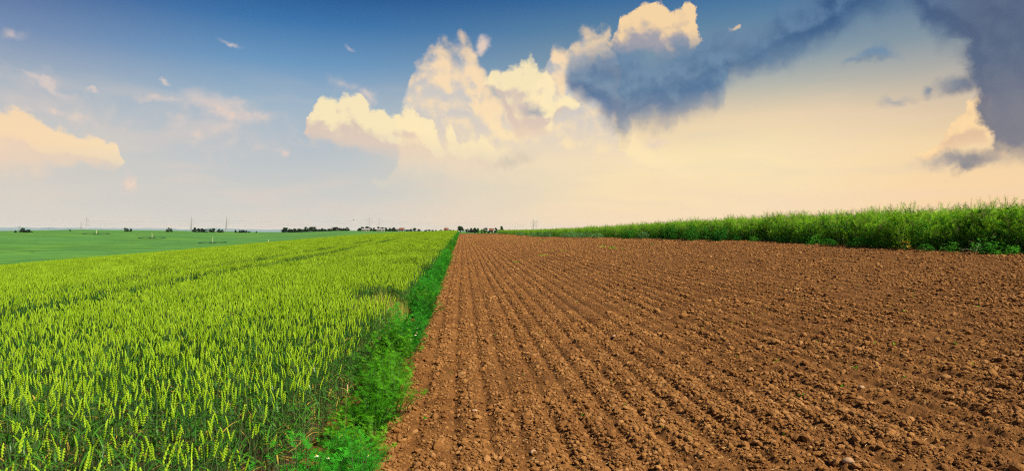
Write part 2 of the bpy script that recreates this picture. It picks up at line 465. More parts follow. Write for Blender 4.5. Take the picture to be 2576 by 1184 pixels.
def link(name, me, parent=None, loc=None, rot=None, scale=None):
    o = bpy.data.objects.new(name, me)
    COL.objects.link(o)
    if parent is not None: o.parent = parent
    if loc is not None: o.location = loc
    if rot is not None: o.rotation_euler = rot
    if scale is not None: o.scale = scale if not isinstance(scale, (int, float)) else (scale,) * 3
    return o
def thing(name, label, cat, loc=(0, 0, 0), rz=0.0, group=None, me=None, scale=None, rot=None):
    o = link(name, me, None, loc, rot if rot is not None else (0, 0, rz), scale)
    o["label"] = label; o["category"] = cat
    if group: o["group"] = group
    return o
def struct(name, me, kind="structure", label=None, cat=None):
    o = link(name, me); o["kind"] = kind
    if label: o["label"] = label
    if cat: o["category"] = cat
    return o
def grid_mesh(name, X, Y, Z, mat, wrap=False, smooth=True):
    nr, nc = X.shape
    co = np.stack([X, Y, Z], -1).reshape(-1, 3)
    idx = np.arange(nr * nc).reshape(nr, nc)
    if wrap:
        idx = np.concatenate([idx, idx[:, :1]], 1)
    q = np.stack([idx[:-1, :-1], idx[:-1, 1:], idx[1:, 1:], idx[1:, :-1]], -1).reshape(-1, 4)
    me = bpy.data.meshes.new(name)
    me.vertices.add(len(co)); me.vertices.foreach_set('co', co.ravel())
    me.loops.add(q.size); me.loops.foreach_set('vertex_index', q.ravel().astype(np.int32))
    me.polygons.add(len(q)); me.polygons.foreach_set('loop_start', np.arange(0, q.size, 4, dtype=np.int32))
    me.polygons.foreach_set('loop_total', np.full(len(q), 4, np.int32))
    if smooth:
        me.polygons.foreach_set('use_smooth', np.ones(len(q), bool))
    me.update(calc_edges=True); me.validate()
    me.materials.append(mat)
    return me

def scatter(name, pts, rots, scl, var, templates, label, cat):
    """one object of kind stuff: template meshes set on points"""
    me = bpy.data.meshes.new(name)
    me.vertices.add(len(pts)); me.vertices.foreach_set('co', np.asarray(pts, np.float32).ravel())
    for nm, tp, dat, key in (('rot', 'FLOAT_VECTOR', rots, 'vector'), ('scl', 'FLOAT', scl, 'value'), ('variant', 'INT', var, 'value')):
        at = me.attributes.new(nm, tp, 'POINT')
        at.data.foreach_set(key, np.asarray(dat, np.int32 if tp == 'INT' else np.float32).ravel())
    o = link(name, me); o["kind"] = "stuff"; o["label"] = label; o["category"] = cat
    g = bpy.data.node_groups.new(name + '_scatter', 'GeometryNodeTree')
    g.interface.new_socket(name='Geometry', in_out='INPUT', socket_type='NodeSocketGeometry')
    g.interface.new_socket(name='Geometry', in_out='OUTPUT', socket_type='NodeSocketGeometry')
    gi = g.nodes.new('NodeGroupInput'); go = g.nodes.new('NodeGroupOutput'); jn = g.nodes.new('GeometryNodeJoinGeometry')
    def attr(nm, tp):
        a = g.nodes.new('GeometryNodeInputNamedAttribute'); a.data_type = tp; a.inputs['Name'].default_value = nm
        return a.outputs[0]
    ar, asc, av = attr('rot', 'FLOAT_VECTOR'), attr('scl', 'FLOAT'), attr('variant', 'INT')
    for k, tm in enumerate(templates):
        src = bpy.data.objects.new(tm.name, tm)
        oi = g.nodes.new('GeometryNodeObjectInfo'); oi.inputs['Object'].default_value = src
        cp = g.nodes.new('FunctionNodeCompare'); cp.data_type = 'INT'; cp.operation = 'EQUAL'
        g.links.new(av, cp.inputs[2]); cp.inputs[3].default_value = k
        ip = g.nodes.new('GeometryNodeInstanceOnPoints')
        g.links.new(gi.outputs[0], ip.inputs['Points']); g.links.new(cp.outputs[0], ip.inputs['Selection'])
        g.links.new(oi.outputs['Geometry'], ip.inputs['Instance'])
        g.links.new(ar, ip.inputs['Rotation']); g.links.new(asc, ip.inputs['Scale'])
        g.links.new(ip.outputs[0], jn.inputs[0])
    g.links.new(jn.outputs[0], go.inputs[0])
    md = o.modifiers.new('scatter', 'NODES'); md.node_group = g
    return o

# ------------------------------------------------------------------ materials
def new_mat(name):
    m = bpy.data.materials.new(name); m.use_nodes = True
    m.node_tree.nodes.clear()
    t = NT(m.node_tree)
    return m, t
def out(t, sh):
    o = t.new('ShaderNodeOutputMaterial'); t.l.new(sh, o.inputs[0])
def plain(name, col, rough=0.8, spec=0.3, var=0.12, nscale=6.0, metal=0.0):
    m, t = new_mat(name)
    tcd = t.new('ShaderNodeTexCoord')
    nz = t.noise(tcd.outputs['Object'], nscale, 3.0, 0.6)
    c2 = tuple(c * (1 - var * 2) for c in col[:3]) + (1,)
    c3 = tuple(min(1, c * (1 + var)) for c in col[:3]) + (1,)
    p = t.new('ShaderNodeBsdfPrincipled')
    t.l.new(t.mix(t.step(nz.outputs[0], 0.3, 0.7), c2, c3), p.inputs['Base Color'])
    p.inputs['Roughness'].default_value = rough
    p.inputs['Specular IOR Level'].default_value = spec
    p.inputs['Metallic'].default_value = metal
    out(t, p.outputs[0])
    return m
def leafy(name, dark, light, trans=0.35, nscale=3.0, gloss=0.0, rnd=0.5, third=None):
    """leaf: diffuse and translucent, colour drifting from plant to plant and across each plant"""
    m, t = new_mat(name)
    oi = t.new('ShaderNodeObjectInfo'); geo = t.new('ShaderNodeNewGeometry')
    nz = t.noise(geo.outputs['Position'], nscale, 2.0, 0.6)
    f = t.math('ADD', t.math('MULTIPLY', oi.outputs['Random'], rnd), t.math('MULTIPLY', nz.outputs[0], 1.0 - rnd))
    c = t.mix(t.step(f, 0.15, 0.85), dark, light)
    if third is not None:
        big = t.noise(geo.outputs['Position'], 0.8, 3.0, 0.6)
        c = t.mix(t.math('MULTIPLY', t.step(big.outputs[0], 0.45, 0.7), 0.7), c, third)
    df = t.new('ShaderNodeBsdfDiffuse'); t.l.new(c, df.inputs[0])
    tr = t.new('ShaderNodeBsdfTranslucent'); t.l.new(c, tr.inputs[0])
    mx = t.new('ShaderNodeMixShader'); mx.inputs[0].default_value = trans
    t.l.new(df.outputs[0], mx.inputs[1]); t.l.new(tr.outputs[0], mx.inputs[2])
    sh = mx.outputs[0]
    if gloss:
        gl = t.new('ShaderNodeBsdfGlossy'); gl.inputs['Roughness'].default_value = 0.45
        m2 = t.new('ShaderNodeMixShader'); m2.inputs[0].default_value = gloss
        t.l.new(sh, m2.inputs[1]); t.l.new(gl.outputs[0], m2.inputs[2]); sh = m2.outputs[0]
    out(t, sh)
    return m

def soil_mat(name, dry, dark_tone, pale, bump, local=False):
    m, t = new_mat(name)
    geo = t.new('ShaderNodeNewGeometry')
    pos = geo.outputs['Position']
    big = t.noise(pos, 0.22, 3.0, 0.6)
    mid = t.noise(pos, 2.6, 4.0, 0.65)
    fine = t.noise(pos, 34.0, 4.0, 0.7)
    c = t.mix(t.step(mid.outputs[0], 0.30, 0.72), dark_tone, dry)
    c = t.mix(t.math('MULTIPLY', t.step(fine.outputs[0], 0.50, 0.80), 0.55), c, pale)
    c = t.mix(t.math('MULTIPLY', t.step(big.outputs[0], 0.40, 0.72), 0.35), c, dark_tone)
    if local:
        oi = t.new('ShaderNodeObjectInfo')
        c = t.mix(t.math('MULTIPLY', t.step(oi.outputs['Random'], 0.55, 1.0), 0.5), c, pale)
    p = t.new('ShaderNodeBsdfPrincipled')
    t.l.new(c, p.inputs['Base Color'])
    p.inputs['Roughness'].default_value = 0.95
    p.inputs['Specular IOR Level'].default_value = 0.12
    b1 = t.new('ShaderNodeBump'); b1.inputs['Strength'].default_value = bump; b1.inputs['Distance'].default_value = 0.02
    f2 = t.noise(pos, 70.0, 3.0, 0.7)
    t.l.new(f2.outputs[0], b1.inputs['Height'])
    t.l.new(b1.outputs[0], p.inputs['Normal'])
    out(t, p.outputs[0])
    return m

M_SOIL = soil_mat('tilled_soil', (0.193, 0.085, 0.022, 1), (0.107, 0.043, 0.011, 1), (0.338, 0.172, 0.060, 1), 0.9)  # darker than the clods: shade in gaps and grooves put into colour
M_CLOD = soil_mat('soil_clod', (0.266, 0.124, 0.036, 1), (0.155, 0.065, 0.017, 1), (0.372, 0.198, 0.075, 1), 0.7, True)
M_EARTH = soil_mat('dark_earth', (0.12, 0.075, 0.035, 1), (0.07, 0.045, 0.022, 1), (0.16, 0.10, 0.05, 1), 0.5)
M_STONE = plain('pale_stone', (0.33, 0.20, 0.11), 0.8, 0.3, 0.1, 30)
M_STRAW = leafy('straw', (0.45, 0.30, 0.12, 1), (0.62, 0.45, 0.22, 1), 0.1)

M_EAR = leafy('wheat_ear', (0.160, 0.320, 0.008, 1), (0.400, 0.58, 0.036, 1), 0.32, 9.0, 0.0, 0.25)
M_STEM = leafy('wheat_stem', (0.030, 0.075, 0.022, 1), (0.085, 0.15, 0.05, 1), 0.10, 5.0)
M_WLEAF = leafy('wheat_leaf', (0.022, 0.115, 0.007, 1), (0.090, 0.275, 0.013, 1), 0.35, 6.0, 0.03)
M_DRYLEAF = leafy('dry_leaf', (0.35, 0.24, 0.04, 1), (0.55, 0.40, 0.08, 1), 0.3, 6.0)
M_MAY = leafy('mayweed_leaf', (0.012, 0.125, 0.008, 1), (0.062, 0.410, 0.024, 1), 0.35, 7.0, 0.0, 0.45)
M_MAYY = leafy('mayweed_bright', (0.04, 0.21, 0.008, 1), (0.13, 0.38, 0.016, 1), 0.35, 7.0, 0.0, 0.45)
M_PETAL = plain('white_petal', (0.85, 0.84, 0.78), 0.7, 0.2, 0.04)
M_DISC = plain('yellow_disc', (0.75, 0.52, 0.05), 0.8, 0.2, 0.1)
M_GRASS = leafy('dry_grass', (0.22, 0.30, 0.035, 1), (0.48, 0.46, 0.10, 1), 0.35, 4.0)
M_POD = leafy('rape_pod', (0.16, 0.42, 0.014, 1), (0.42, 0.70, 0.030, 1), 0.58, 2.0, 0.0, 0.45, (0.32, 0.50, 0.030, 1))
M_RLEAF = leafy('rape_leaf', (0.024, 0.140, 0.014, 1), (0.10, 0.38, 0.028, 1), 0.45, 3.0, 0.0, 0.5)
M_RSTEM = leafy('rape_stem', (0.09, 0.16, 0.05, 1), (0.18, 0.26, 0.09, 1), 0.10)
M_TIP = leafy('rape_tip', (0.22, 0.24, 0.06, 1), (0.36, 0.32, 0.12, 1), 0.3)
M_DKLEAF = leafy('weed_leaf', (0.018, 0.120, 0.014, 1), (0.07, 0.27, 0.022, 1), 0.35, 4.0, 0.0)
M_YGLEAF = leafy('yellow_green_leaf', (0.14, 0.34, 0.012, 1), (0.32, 0.52, 0.020, 1), 0.4, 8.0)
M_GREYLEAF = leafy('grey_green_leaf', (0.08, 0.20, 0.06, 1), (0.17, 0.34, 0.12, 1), 0.3, 5.0)
M_OCHRE = leafy('ochre_leaf', (0.30, 0.20, 0.03, 1), (0.50, 0.34, 0.05, 1), 0.3)
M_TREE = leafy('tree_leaf', (0.010, 0.040, 0.016, 1), (0.030, 0.085, 0.030, 1), 0.2, 0.4, 0.0, 0.4)
M_TREEB = leafy('bush_leaf', (0.040, 0.13, 0.012, 1), (0.10, 0.25, 0.02, 1), 0.3, 0.5, 0.0, 0.4)
M_BARK = plain('bark', (0.10, 0.075, 0.05), 0.9, 0.2, 0.2, 3)
M_STEEL = plain('galvanised_steel', (0.40, 0.40, 0.41), 0.6, 0.4, 0.1, 1, 0.3)
M_WIRE = plain('conductor', (0.20, 0.20, 0.21), 0.6, 0.4, 0.05, 1)
M_POSTY = plain('marker_paint', (0.80, 0.72, 0.40), 0.6, 0.4, 0.05, 2)
M_WALL = plain('plaster', (0.38, 0.36, 0.32), 0.85, 0.2, 0.05, 0.6)
M_ROOF = plain('clay_tile', (0.17, 0.065, 0.04), 0.85, 0.2, 0.12, 1.2)
M_GLASS = plain('window_glass', (0.05, 0.06, 0.07), 0.1, 0.6, 0.05, 1)
M_DOOR = plain('door_wood', (0.14, 0.08, 0.04), 0.6, 0.3, 0.1, 3)
M_WOOD = plain('weathered_wood', (0.16, 0.13, 0.10), 0.9, 0.2, 0.15, 4)
M_BIRD = plain('dark_feather', (0.05, 0.05, 0.055), 0.8, 0.2, 0.1, 20)

def field_mat(name, a, b, c, streak, lines=False):
    m, t = new_mat(name)
    geo = t.new('ShaderNodeNewGeometry')
    mp = t.new('ShaderNodeMapping'); mp.inputs['Scale'].default_value = streak
    mp.inputs['Rotation'].default_value = (0, 0, R(8))
    t.l.new(geo.outputs['Position'], mp.inputs[0])
    n1 = t.noise(mp.outputs[0], 1.0, 5.0, 0.65, 0.4)
    n2 = t.noise(geo.outputs['Position'], 0.012, 3.0, 0.55)
    n3 = t.noise(geo.outputs['Position'], 0.5, 3.0, 0.7)
    col = t.mix(t.step(n1.outputs[0], 0.32, 0.68), a, b)
    col = t.mix(t.math('MULTIPLY', t.step(n2.outputs[0], 0.35, 0.7), 0.55), col, c)
    col = t.mix(t.math('MULTIPLY', t.step(n3.outputs[0], 0.48, 0.80), 0.5), col, a)
    if lines:
        sx = t.new('ShaderNodeSeparateXYZ'); t.l.new(geo.outputs['Position'], sx.inputs[0])
        v = t.math('ADD', t.math('MULTIPLY_ADD', sx.outputs[0], 0.22, sx.outputs[1]), t.math('MULTIPLY', n2.outputs[0], 60.0))
        sn = t.math('SINE', t.math('MULTIPLY', v, 2 * math.pi / 27.0))
        col = t.mix(t.math('MULTIPLY', t.step(sn, 0.955, 0.995), t.step(n1.outputs[0], 0.35, 0.6, 0.15, 0.6)), col, a)
    p = t.new('ShaderNodeBsdfPrincipled'); t.l.new(col, p.inputs['Base Color'])
    p.inputs['Roughness'].default_value = 0.95; p.inputs['Specular IOR Level'].default_value = 0.1
    out(t, p.outputs[0])
    return m
M_FAR = field_mat('far_crop', (0.038, 0.118, 0.020, 1), (0.088, 0.215, 0.028, 1), (0.052, 0.170, 0.042, 1), (0.026, 0.16, 0.05), True)
M_PLAIN = field_mat('distant_fields', (0.10, 0.20, 0.10, 1), (0.24, 0.30, 0.18, 1), (0.07, 0.14, 0.10, 1), (0.0012, 0.006, 0.01))
M_HILL = field_mat('distant_hills', (0.13, 0.20, 0.22, 1), (0.18, 0.26, 0.25, 1), (0.13, 0.20, 0.23, 1), (0.002, 0.004, 0.01))  # pale blue of distance haze is put into this colour
M_TRACK = plain('crop_track', (0.030, 0.085, 0.035), 0.95, 0.1, 0.1, 0.4)

# ------------------------------------------------------------------ ground
th = np.radians(np.concatenate([np.arange(-180, -50, 4.0), np.arange(-50, 60, 0.5), np.arange(60, 180, 4.0)]))
rr = np.concatenate([[0.3], np.geomspace(1.0, 168.0, 110)])
T_, R_ = np.meshgrid(th, rr)
gx, gy = R_ * np.sin(T_), R_ * np.cos(T_)
struct('ground', grid_mesh('ground', gx, gy, ground_z(gx, gy) - 0.13, M_EARTH, wrap=True))
rr = np.concatenate([[166.0], np.linspace(172.0, 900.0, 150)])
T_, R_ = np.meshgrid(th, rr)
gx, gy = R_ * np.sin(T_), R_ * np.cos(T_)
gz = ground_z(gx, gy); gz[0] -= 0.5
struct('far_field', grid_mesh('far_field', gx, gy, gz, M_FAR, wrap=True))
rr = np.geomspace(880.0, 11500.0, 90)
T_, R_ = np.meshgrid(th, rr)
gx, gy = R_ * np.sin(T_), R_ * np.cos(T_)
gz = ground_z(gx, gy) - 0.4
struct('plain', grid_mesh('plain', gx, gy, gz, M_PLAIN, wrap=True))

# low hills closing the plain, tinted blue as if through haze
phs = np.linspace(-75, 75, 601)
def hill_ridge(r, h, seed, name):
    prof = fbm(phs * 0.22, phs * 0 + seed, seed, 4) * 0.75 + 0.25 * fbm(phs * 1.6, phs * 0, seed + 5, 3)
    H = -30 + np.clip(h * (0.35 + 1.1 * prof), 4, None) * np.interp(phs, [-75, -40, -20, -12, -4, 75], [1, 1, 0.8, 0.35, 0.12, 0.12])
    prf = np.array([0.0, 0.35, 0.8, 1.0, 0.85, 0.4, 0.0])
    off = np.array([-900, -600, -250, 0, 300, 700, 1000])
    A, O = np.meshgrid(np.radians(phs), r + off)
    Z = -34 + (H[None, :] + 34) * prf[:, None] + np.where(prf[:, None] > 0.7, 5.0 * (fbm(A * 300, O * 0.01, seed + 9, 2) - 0.5), 0)
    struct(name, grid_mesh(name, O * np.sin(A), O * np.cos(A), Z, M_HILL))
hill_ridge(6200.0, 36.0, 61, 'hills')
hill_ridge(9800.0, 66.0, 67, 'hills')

# tilled field: grid that is finest near the lens
ys = [2.6]
while ys[-1] < END + 2:
    ys.append(ys[-1] + max(0.016, 0.0038 * ys[-1]))
ys = np.array(ys); NC = 560
us = np.linspace(0, 1, NC)
x0 = -1.45
x1 = np.minimum(1.03 * ys + 3.5, rape_edge(ys) + 2.5)
X = x0 + (x1 - x0)[:, None] * us[None, :]
Y = np.repeat(ys[:, None], NC, 1)
X = X + (vnoise(X * 60, Y * 60, 71) - 0.5) * 0.25 * ((x1 - x0) / NC)[:, None]
Z = soil_z(X, Y) + soil_detail(X, Y)
struct('tilled_field', grid_mesh('tilled_field', X, Y, Z, M_SOIL))
# ------------------------------------------------------------------ clods
def clod_mesh(seed, sub=2, mat=None):
    bm = bmesh.new()
    bmesh.ops.create_icosphere(bm, subdivisions=sub, radius=1.0)
    r = random.Random(seed)
    ax = [Vector((r.uniform(-1, 1), r.uniform(-1, 1), r.uniform(-1, 1))).normalized() for _ in range(7)]
    cut = [r.uniform(0.55, 0.95) for _ in range(7)]
    st = Vector((r.uniform(0.8, 1.4), r.uniform(0.75, 1.1), r.uniform(0.55, 0.9)))
    for v in bm.verts:
        p = v.co.copy()
        for a, c in zip(ax, cut):                      # knock flats into the ball
            d = p.dot(a)
            if d > c: p -= a * (d - c) * 0.85
        p *= 1 + r.uniform(-0.09, 0.09)
        v.co = Vector((p.x * st.x, p.y * st.y, p.z * st.z))
    me = bpy.data.meshes.new('soil_clod'); bm.to_mesh(me); bm.free()
    me.materials.append(mat or M_CLOD)
    return me
CLODS = [clod_mesh(100 + i) for i in range(10)]
SMALL = [clod_mesh(200 + i, 1) for i in range(6)]
rng = np.random.RandomState(12)

yq = np.geomspace(4.0, 140.0, 600)
wq = np.minimum(1.0 * yq + 1.5, rape_edge(yq) + 0.5) + 1.3
dens = 4600.0 * (yq / 4.0) ** -1.6                      # per square metre, thinning out with distance
cum = np.concatenate([[0], np.cumsum(0.5 * (dens[1:] * wq[1:] + dens[:-1] * wq[:-1]) * np.diff(yq))])
N_CL = int(cum[-1])
cyy = np.interp(rng.rand(N_CL) * cum[-1], cum, yq)
cx = -1.3 + rng.rand(N_CL) * (np.minimum(1.0 * cyy + 1.5, rape_edge(cyy) + 0.5) + 1.3)
clump = fbm(cx * 1.1, cyy * 0.7, 41, 3)
keep = rng.rand(len(cx)) < np.clip((clump - 0.18) * 2.8, 0.2, 1) * (0.35 + 0.65 * np.clip(ridge(cx, cyy) * 1.5 - 0.35, 0, 1))
cx, cyy = cx[keep], cyy[keep]
size = np.exp(rng.normal(math.log(0.0078), 0.52, len(cx)))
size = np.clip(size * (1 + cyy / 26.0), 0.004, 0.075)
big = rng.rand(len(cx)) < 0.010
size = np.where(big & (cyy < 25), rng.uniform(0.022, 0.046, len(cx)), size)
czz = soil_z(cx, cyy) + soil_detail(cx, cyy) + size * 0.22
crot = rng.uniform(-math.pi, math.pi, (len(cx), 3)); crot[:, :2] *= 0.18
app = size / np.hypot(cx, cyy)
inview = (cyy > 5.5) & (cx < 0.95 * cyy)
order = np.argsort(-(app * inview))[:290]
sel = np.zeros(len(cx), bool); sel[order] = True
for i in order:
    thing('soil_clod', 'large crumbly brown soil clod lying among the finer tilth', 'clod', (float(cx[i]), float(cyy[i]), float(czz[i])), 0, 'large clods on the tilled soil',
          CLODS[int(rng.randint(10))], float(size[i]), tuple(map(float, crot[i])))
rest = ~sel
vv = np.where(size[rest] > 0.016, rng.randint(0, 10, rest.sum()), 10 + rng.randint(0, 6, rest.sum()))
scatter('soil_crumbs', np.stack([cx[rest], cyy[rest], czz[rest]], -1), crot[rest], size[rest], vv, CLODS + SMALL, 'loose brown crumbs of soil covering the tilled field', 'soil')

def view_dir(px):
    """bearing of a column of the photograph (3000 wide)"""
    return math.atan((px - 1500.0) / 1834.0) + R(4.52)
def on_soil(px, py, extra=0.0):
    """place on the ground of the near fields along that line of sight (py measured in the photograph, 1379 high)"""
    az = view_dir(px)
    v = Vector(((px - 1500.0) / 1834.0, 1.0, (689.5 - py) / 1834.0))
    v = Matrix.Rotation(R(YAW), 3, 'Z') @ (Matrix.Rotation(R(PITCH), 3, 'X') @ v)
    t = 2.0
    for _ in range(4000):
        p = Vector((0, 0, EYE)) + v * t
        if p.z <= float(near_z(p.x, p.y)) + extra: break
        t *= 1.002
    return p.x, p.y

STONES = [(1800, 988, 0.050, 'flat pale tan stone, largest on the middle of the tilled field'), (2136, 1010, 0.022, 'small whitish stone at the right of the flat pale stone'), (2525, 1142, 0.040, 'pale tan wedge-shaped stone on the right of the tilled field'),
          (1562, 1332, 0.034, 'round pinkish-tan stone near the front edge of the soil'), (1391, 1213, 0.034, 'round tan stone beside the mayweed border'), (2487, 1365, 0.045, 'smooth tan stone at the lower right edge of the picture'), (2612, 941, 0.030, 'light grey-tan stone far right on the soil')]
for px, py, s, lb in STONES:
    x, y = on_soil(px, py)
    me = clod_mesh(int(px), 2, M_STONE)
    for p in me.polygons: p.use_smooth = True
    thing('stone', lb, 'stone', (x, y, float(soil_z(x, y)) + s * 0.42), random.Random(px).uniform(0, 3), 'pale stones on the soil', me, (s, s, s * 0.8))

# chopped straw
sb = MB(); r = random.Random(5)
for k in range(420):
    y = 4.5 * (30 / 4.5) ** r.random(); x = r.uniform(-0.8, min(0.95 * y, 15))
    z = float(soil_z(x, y) + soil_detail(x, y)) + 0.014
    a = r.uniform(0, math.pi); L = r.uniform(0.02, 0.055); tl = r.uniform(-0.3, 0.3)
    d = Vector((math.cos(a) * L, math.sin(a) * L, tl * L))
    sb.tube([Vector((x, y, z)) - d, (x, y, z + 0.004), Vector((x, y, z)) + d], [0.0016] * 3, 3)
struct('straw_litter', sb.mesh('straw_litter', [M_STRAW]), 'stuff', 'short bleached straw bits strewn over the soil', 'straw')

# ------------------------------------------------------------------ wheat
def wheat_stalk(b, r, x, y, lod, parts=None, ear=True):
    """stem, ear and leaves; parts: dict of MB to keep them apart"""
    st = parts['stem'] if parts else b; er = parts['ear'] if parts else b
    h = r.gauss(0.76, 0.055); la = r.uniform(0, 2 * math.pi); ln = abs(r.gauss(0, 0.085))
    def at(t):
        k = t * t
        return Vector((x + math.cos(la) * ln * h * k * 1.2, y + math.sin(la) * ln * h * k * 1.2, t * h))
    m0, m1, m2 = (0, 0, 0) if parts else (0, 1, 2)
    d = (at(1.0) - at(0.9)).normalized()
    el = r.gauss(0.088, 0.011)
    tip = at(1.0)
    nod = Vector((math.cos(la + r.uniform(-1, 1)), math.sin(la + r.uniform(-1, 1)), 0)) * r.uniform(0.0, 0.28)
    if lod == 0:
        st.tube([at(0), at(0.45), at(0.8), at(1.0)], [0.0024, 0.0021, 0.0018, 0.0015], 3, m0)
        rot = r.uniform(0, math.pi)
        sx = Vector((math.cos(rot), math.sin(rot), 0)); sy = Vector((-math.sin(rot), math.cos(rot), 0))
        n = 10; vs = []; fs = []
        for k in range(n + 1):
            t = k / n
            c = tip + d * (el * t) + nod * (el * t * t)
            env = 0.45 + 1.0 * math.sin(math.pi * min(1, 0.12 + t * 0.80)) if k < n else 0.15
            zig = 0.0022 * (1 if k % 2 else -1)
            hx = 0.0054 * env * (1.18 if k % 2 else 0.80); hy = 0.0044 * env * (0.80 if k % 2 else 1.12)
            c = c + sx * zig
            vs += [tuple(c + sx * hx), tuple(c + sy * hy), tuple(c - sx * hx), tuple(c - sy * hy)]
        for k in range(n):
            for j in range(4):
                fs.append((4 * k + j, 4 * k + (j + 1) % 4, 4 * k + 4 + (j + 1) % 4, 4 * k + 4 + j))
        er.add(vs, fs, m1)
        nl = r.choice((3, 3, 4, 4))
    else:
        st.tube([at(0.3), at(1.0)], [0.003, 0.0022], 3, m0)
        c0, c1, c2 = tip, tip + d * el * 0.45 + nod * el * 0.2, tip + d * el + nod * el
        if ear: er.tube([c0, c1, c2], [0.003, 0.0066, 0.002], 3, m1)
        nl = r.choice((1, 1, 2)) if ear else 4
    for i in range(nl):
        t0 = (0.80, 0.62, 0.45, 0.3)[i] + r.uniform(-0.06, 0.04)
        p0 = at(t0); a = r.uniform(0, 2 * math.pi); L = r.uniform(0.13, 0.22)
        up = r.uniform(0.35, 1.3); dv = Vector((math.cos(a), math.sin(a), 0)); sd = Vector((-math.sin(a), math.cos(a), 0))
        droop = r.uniform(0.5, 1.7); ns = 4 if lod == 0 else 2
        pts = []; wd = []
        for k in range(ns + 1):
            t = k / ns
            pts.append(p0 + dv * (L * t * math.cos(up * (1 - t * 0.6)) + 0.002) + Vector((0, 0, L * (math.sin(up) * t - droop * 0.45 * t * t))))
            wd.append(0.0062 * (1 - t) ** 0.6 * (0.75 + 0.5 * min(1, t * 3)) + 0.0004)
        mt = 2 if r.random() > (0.035 if i < 2 else 0.25) else 3
        if parts:
            lb_ = MB(); lb_.strip(pts, wd, sd); parts['leaf'].append((lb_, mt))
        else:
            b.strip(pts, wd, sd, mt if lod == 0 else 2)

WM = [M_STEM, M_EAR, M_WLEAF, M_DRYLEAF]
def tuft(seed, size, n, lod, ear=True):
    r = random.Random(seed); b = MB()
    g = int(math.ceil(math.sqrt(n)))
    for i in range(g):
        for j in range(g):
            if r.random() < 0.04: continue
            wheat_stalk(b, r, (i + r.random()) / g * size - size / 2, (j + r.random()) / g * size - size / 2, lod, None, ear)
    return b.mesh('wheat_tuft', WM)
NEAR_T = [tuft(300 + i, 0.27, 9, 0) for i in range(14)]
MID_T = [tuft(340 + i, 0.27, 16, 0) for i in range(10)]
FAR_T = [tuft(400 + i, 0.55, 64, 1) for i in range(8)]

def wheat_edge(Y):
    return -1.30 - 0.16 * (vnoise(Y * 0.9, Y * 0 + 3, 51) - 0.3) - 0.10 * (vnoise(Y * 3.1, Y * 0 + 9, 52) - 0.5)
TRACKS = (7.5, 9.3, 18.2, 20.0, 28.9, 30.7)
def wheat_mask(x, y, gap):
    ok = (x < wheat_edge(y)) & (y < END) & (x > -0.98 * y - 3.0) & (x > -46)
    wob = 0.12 * (vnoise(y * 0.25, y * 0 + 1, 53) - 0.5)
    for s in TRACKS:
        ok &= np.abs(-x - s - wob) > gap
    ok &= ~((np.hypot((x + 1.75) / 0.55, (y - 12.9) / 1.6) < 1.0))
    return ok
def wheat_scatter(step, ymin, ymax, gap, jit):
    gx_, gy_ = np.meshgrid(np.arange(-46, -1.3, step), np.arange(ymin, ymax, step))
    x = gx_.ravel() + rng.uniform(-jit, jit, gx_.size) * step; y = gy_.ravel() + rng.uniform(-jit, jit, gx_.size) * step
    k = wheat_mask(x, y, gap)
    x, y = x[k], y[k]
    n = len(x)
    rz = rng.uniform(-math.pi, math.pi, n)
    sc = 1 + 0.22 * (fbm(x * 0.35, y * 0.22, 55, 3) - 0.5) + rng.uniform(-0.03, 0.03, n)
    return x, y, rz, sc
NEAR_Y = 21.0
# nearest stalks one by one, sharing fourteen builds
def stalk_parts(seed, dead=False):
    r = random.Random(seed); P = {'stem': MB(), 'ear': MB(), 'leaf': []}
    wheat_stalk(None, r, 0, 0, 0, P)
    stem = P['stem'].mesh('stem', [M_STRAW if dead else M_STEM]); ear = P['ear'].mesh('ear', [M_STRAW if dead else M_EAR])
    return stem, ear, [lf.mesh('leaf', [M_DRYLEAF if (mt == 3 or dead) else M_WLEAF]) for lf, mt in P['leaf']]
BUILDS = [stalk_parts(600 + i) for i in range(14)]
def place_stalk(x, y, build, label, group, rz, sc):
    t = thing('wheat_stalk', label, 'wheat', (x, y, float(near_z(x, y)) - 0.06), rz, group, None, sc)
    link('stem', build[0], t); link('ear', build[1], t)
    for lf in build[2]:
        link('leaf', lf, t)
    return t
r = random.Random(77); n_st = 0
spots = []
for k in range(9000):
    y = r.uniform(3.25, 6.0); x = r.uniform(-0.80 * y - 0.1, -1.28)
    if x > float(wheat_edge(np.array(y))): continue
    d = y * math.cos(R(4.52)) + x * math.sin(R(4.52))
    if d > 4.60: continue
    if all((x - a) ** 2 + (y - b) ** 2 > 0.066 ** 2 for a, b in spots): spots.append((x, y))
    if len(spots) >= 296: break

spots.sort(key=lambda p: p[1])
for x, y in spots:
    place_stalk(x, y, BUILDS[r.randrange(14)], 'green wheat stalk with a pale yellow-green ear in the nearest rows', 'nearest wheat stalks', r.uniform(0, 6.28), r.uniform(0.94, 1.08))
x, y = on_soil(1008, 1130, 0.72)
place_stalk(x, y, stalk_parts(999, True), 'single ripe straw-coloured wheat ear at the edge beside the mayweed', None, 0.4, 0.95)

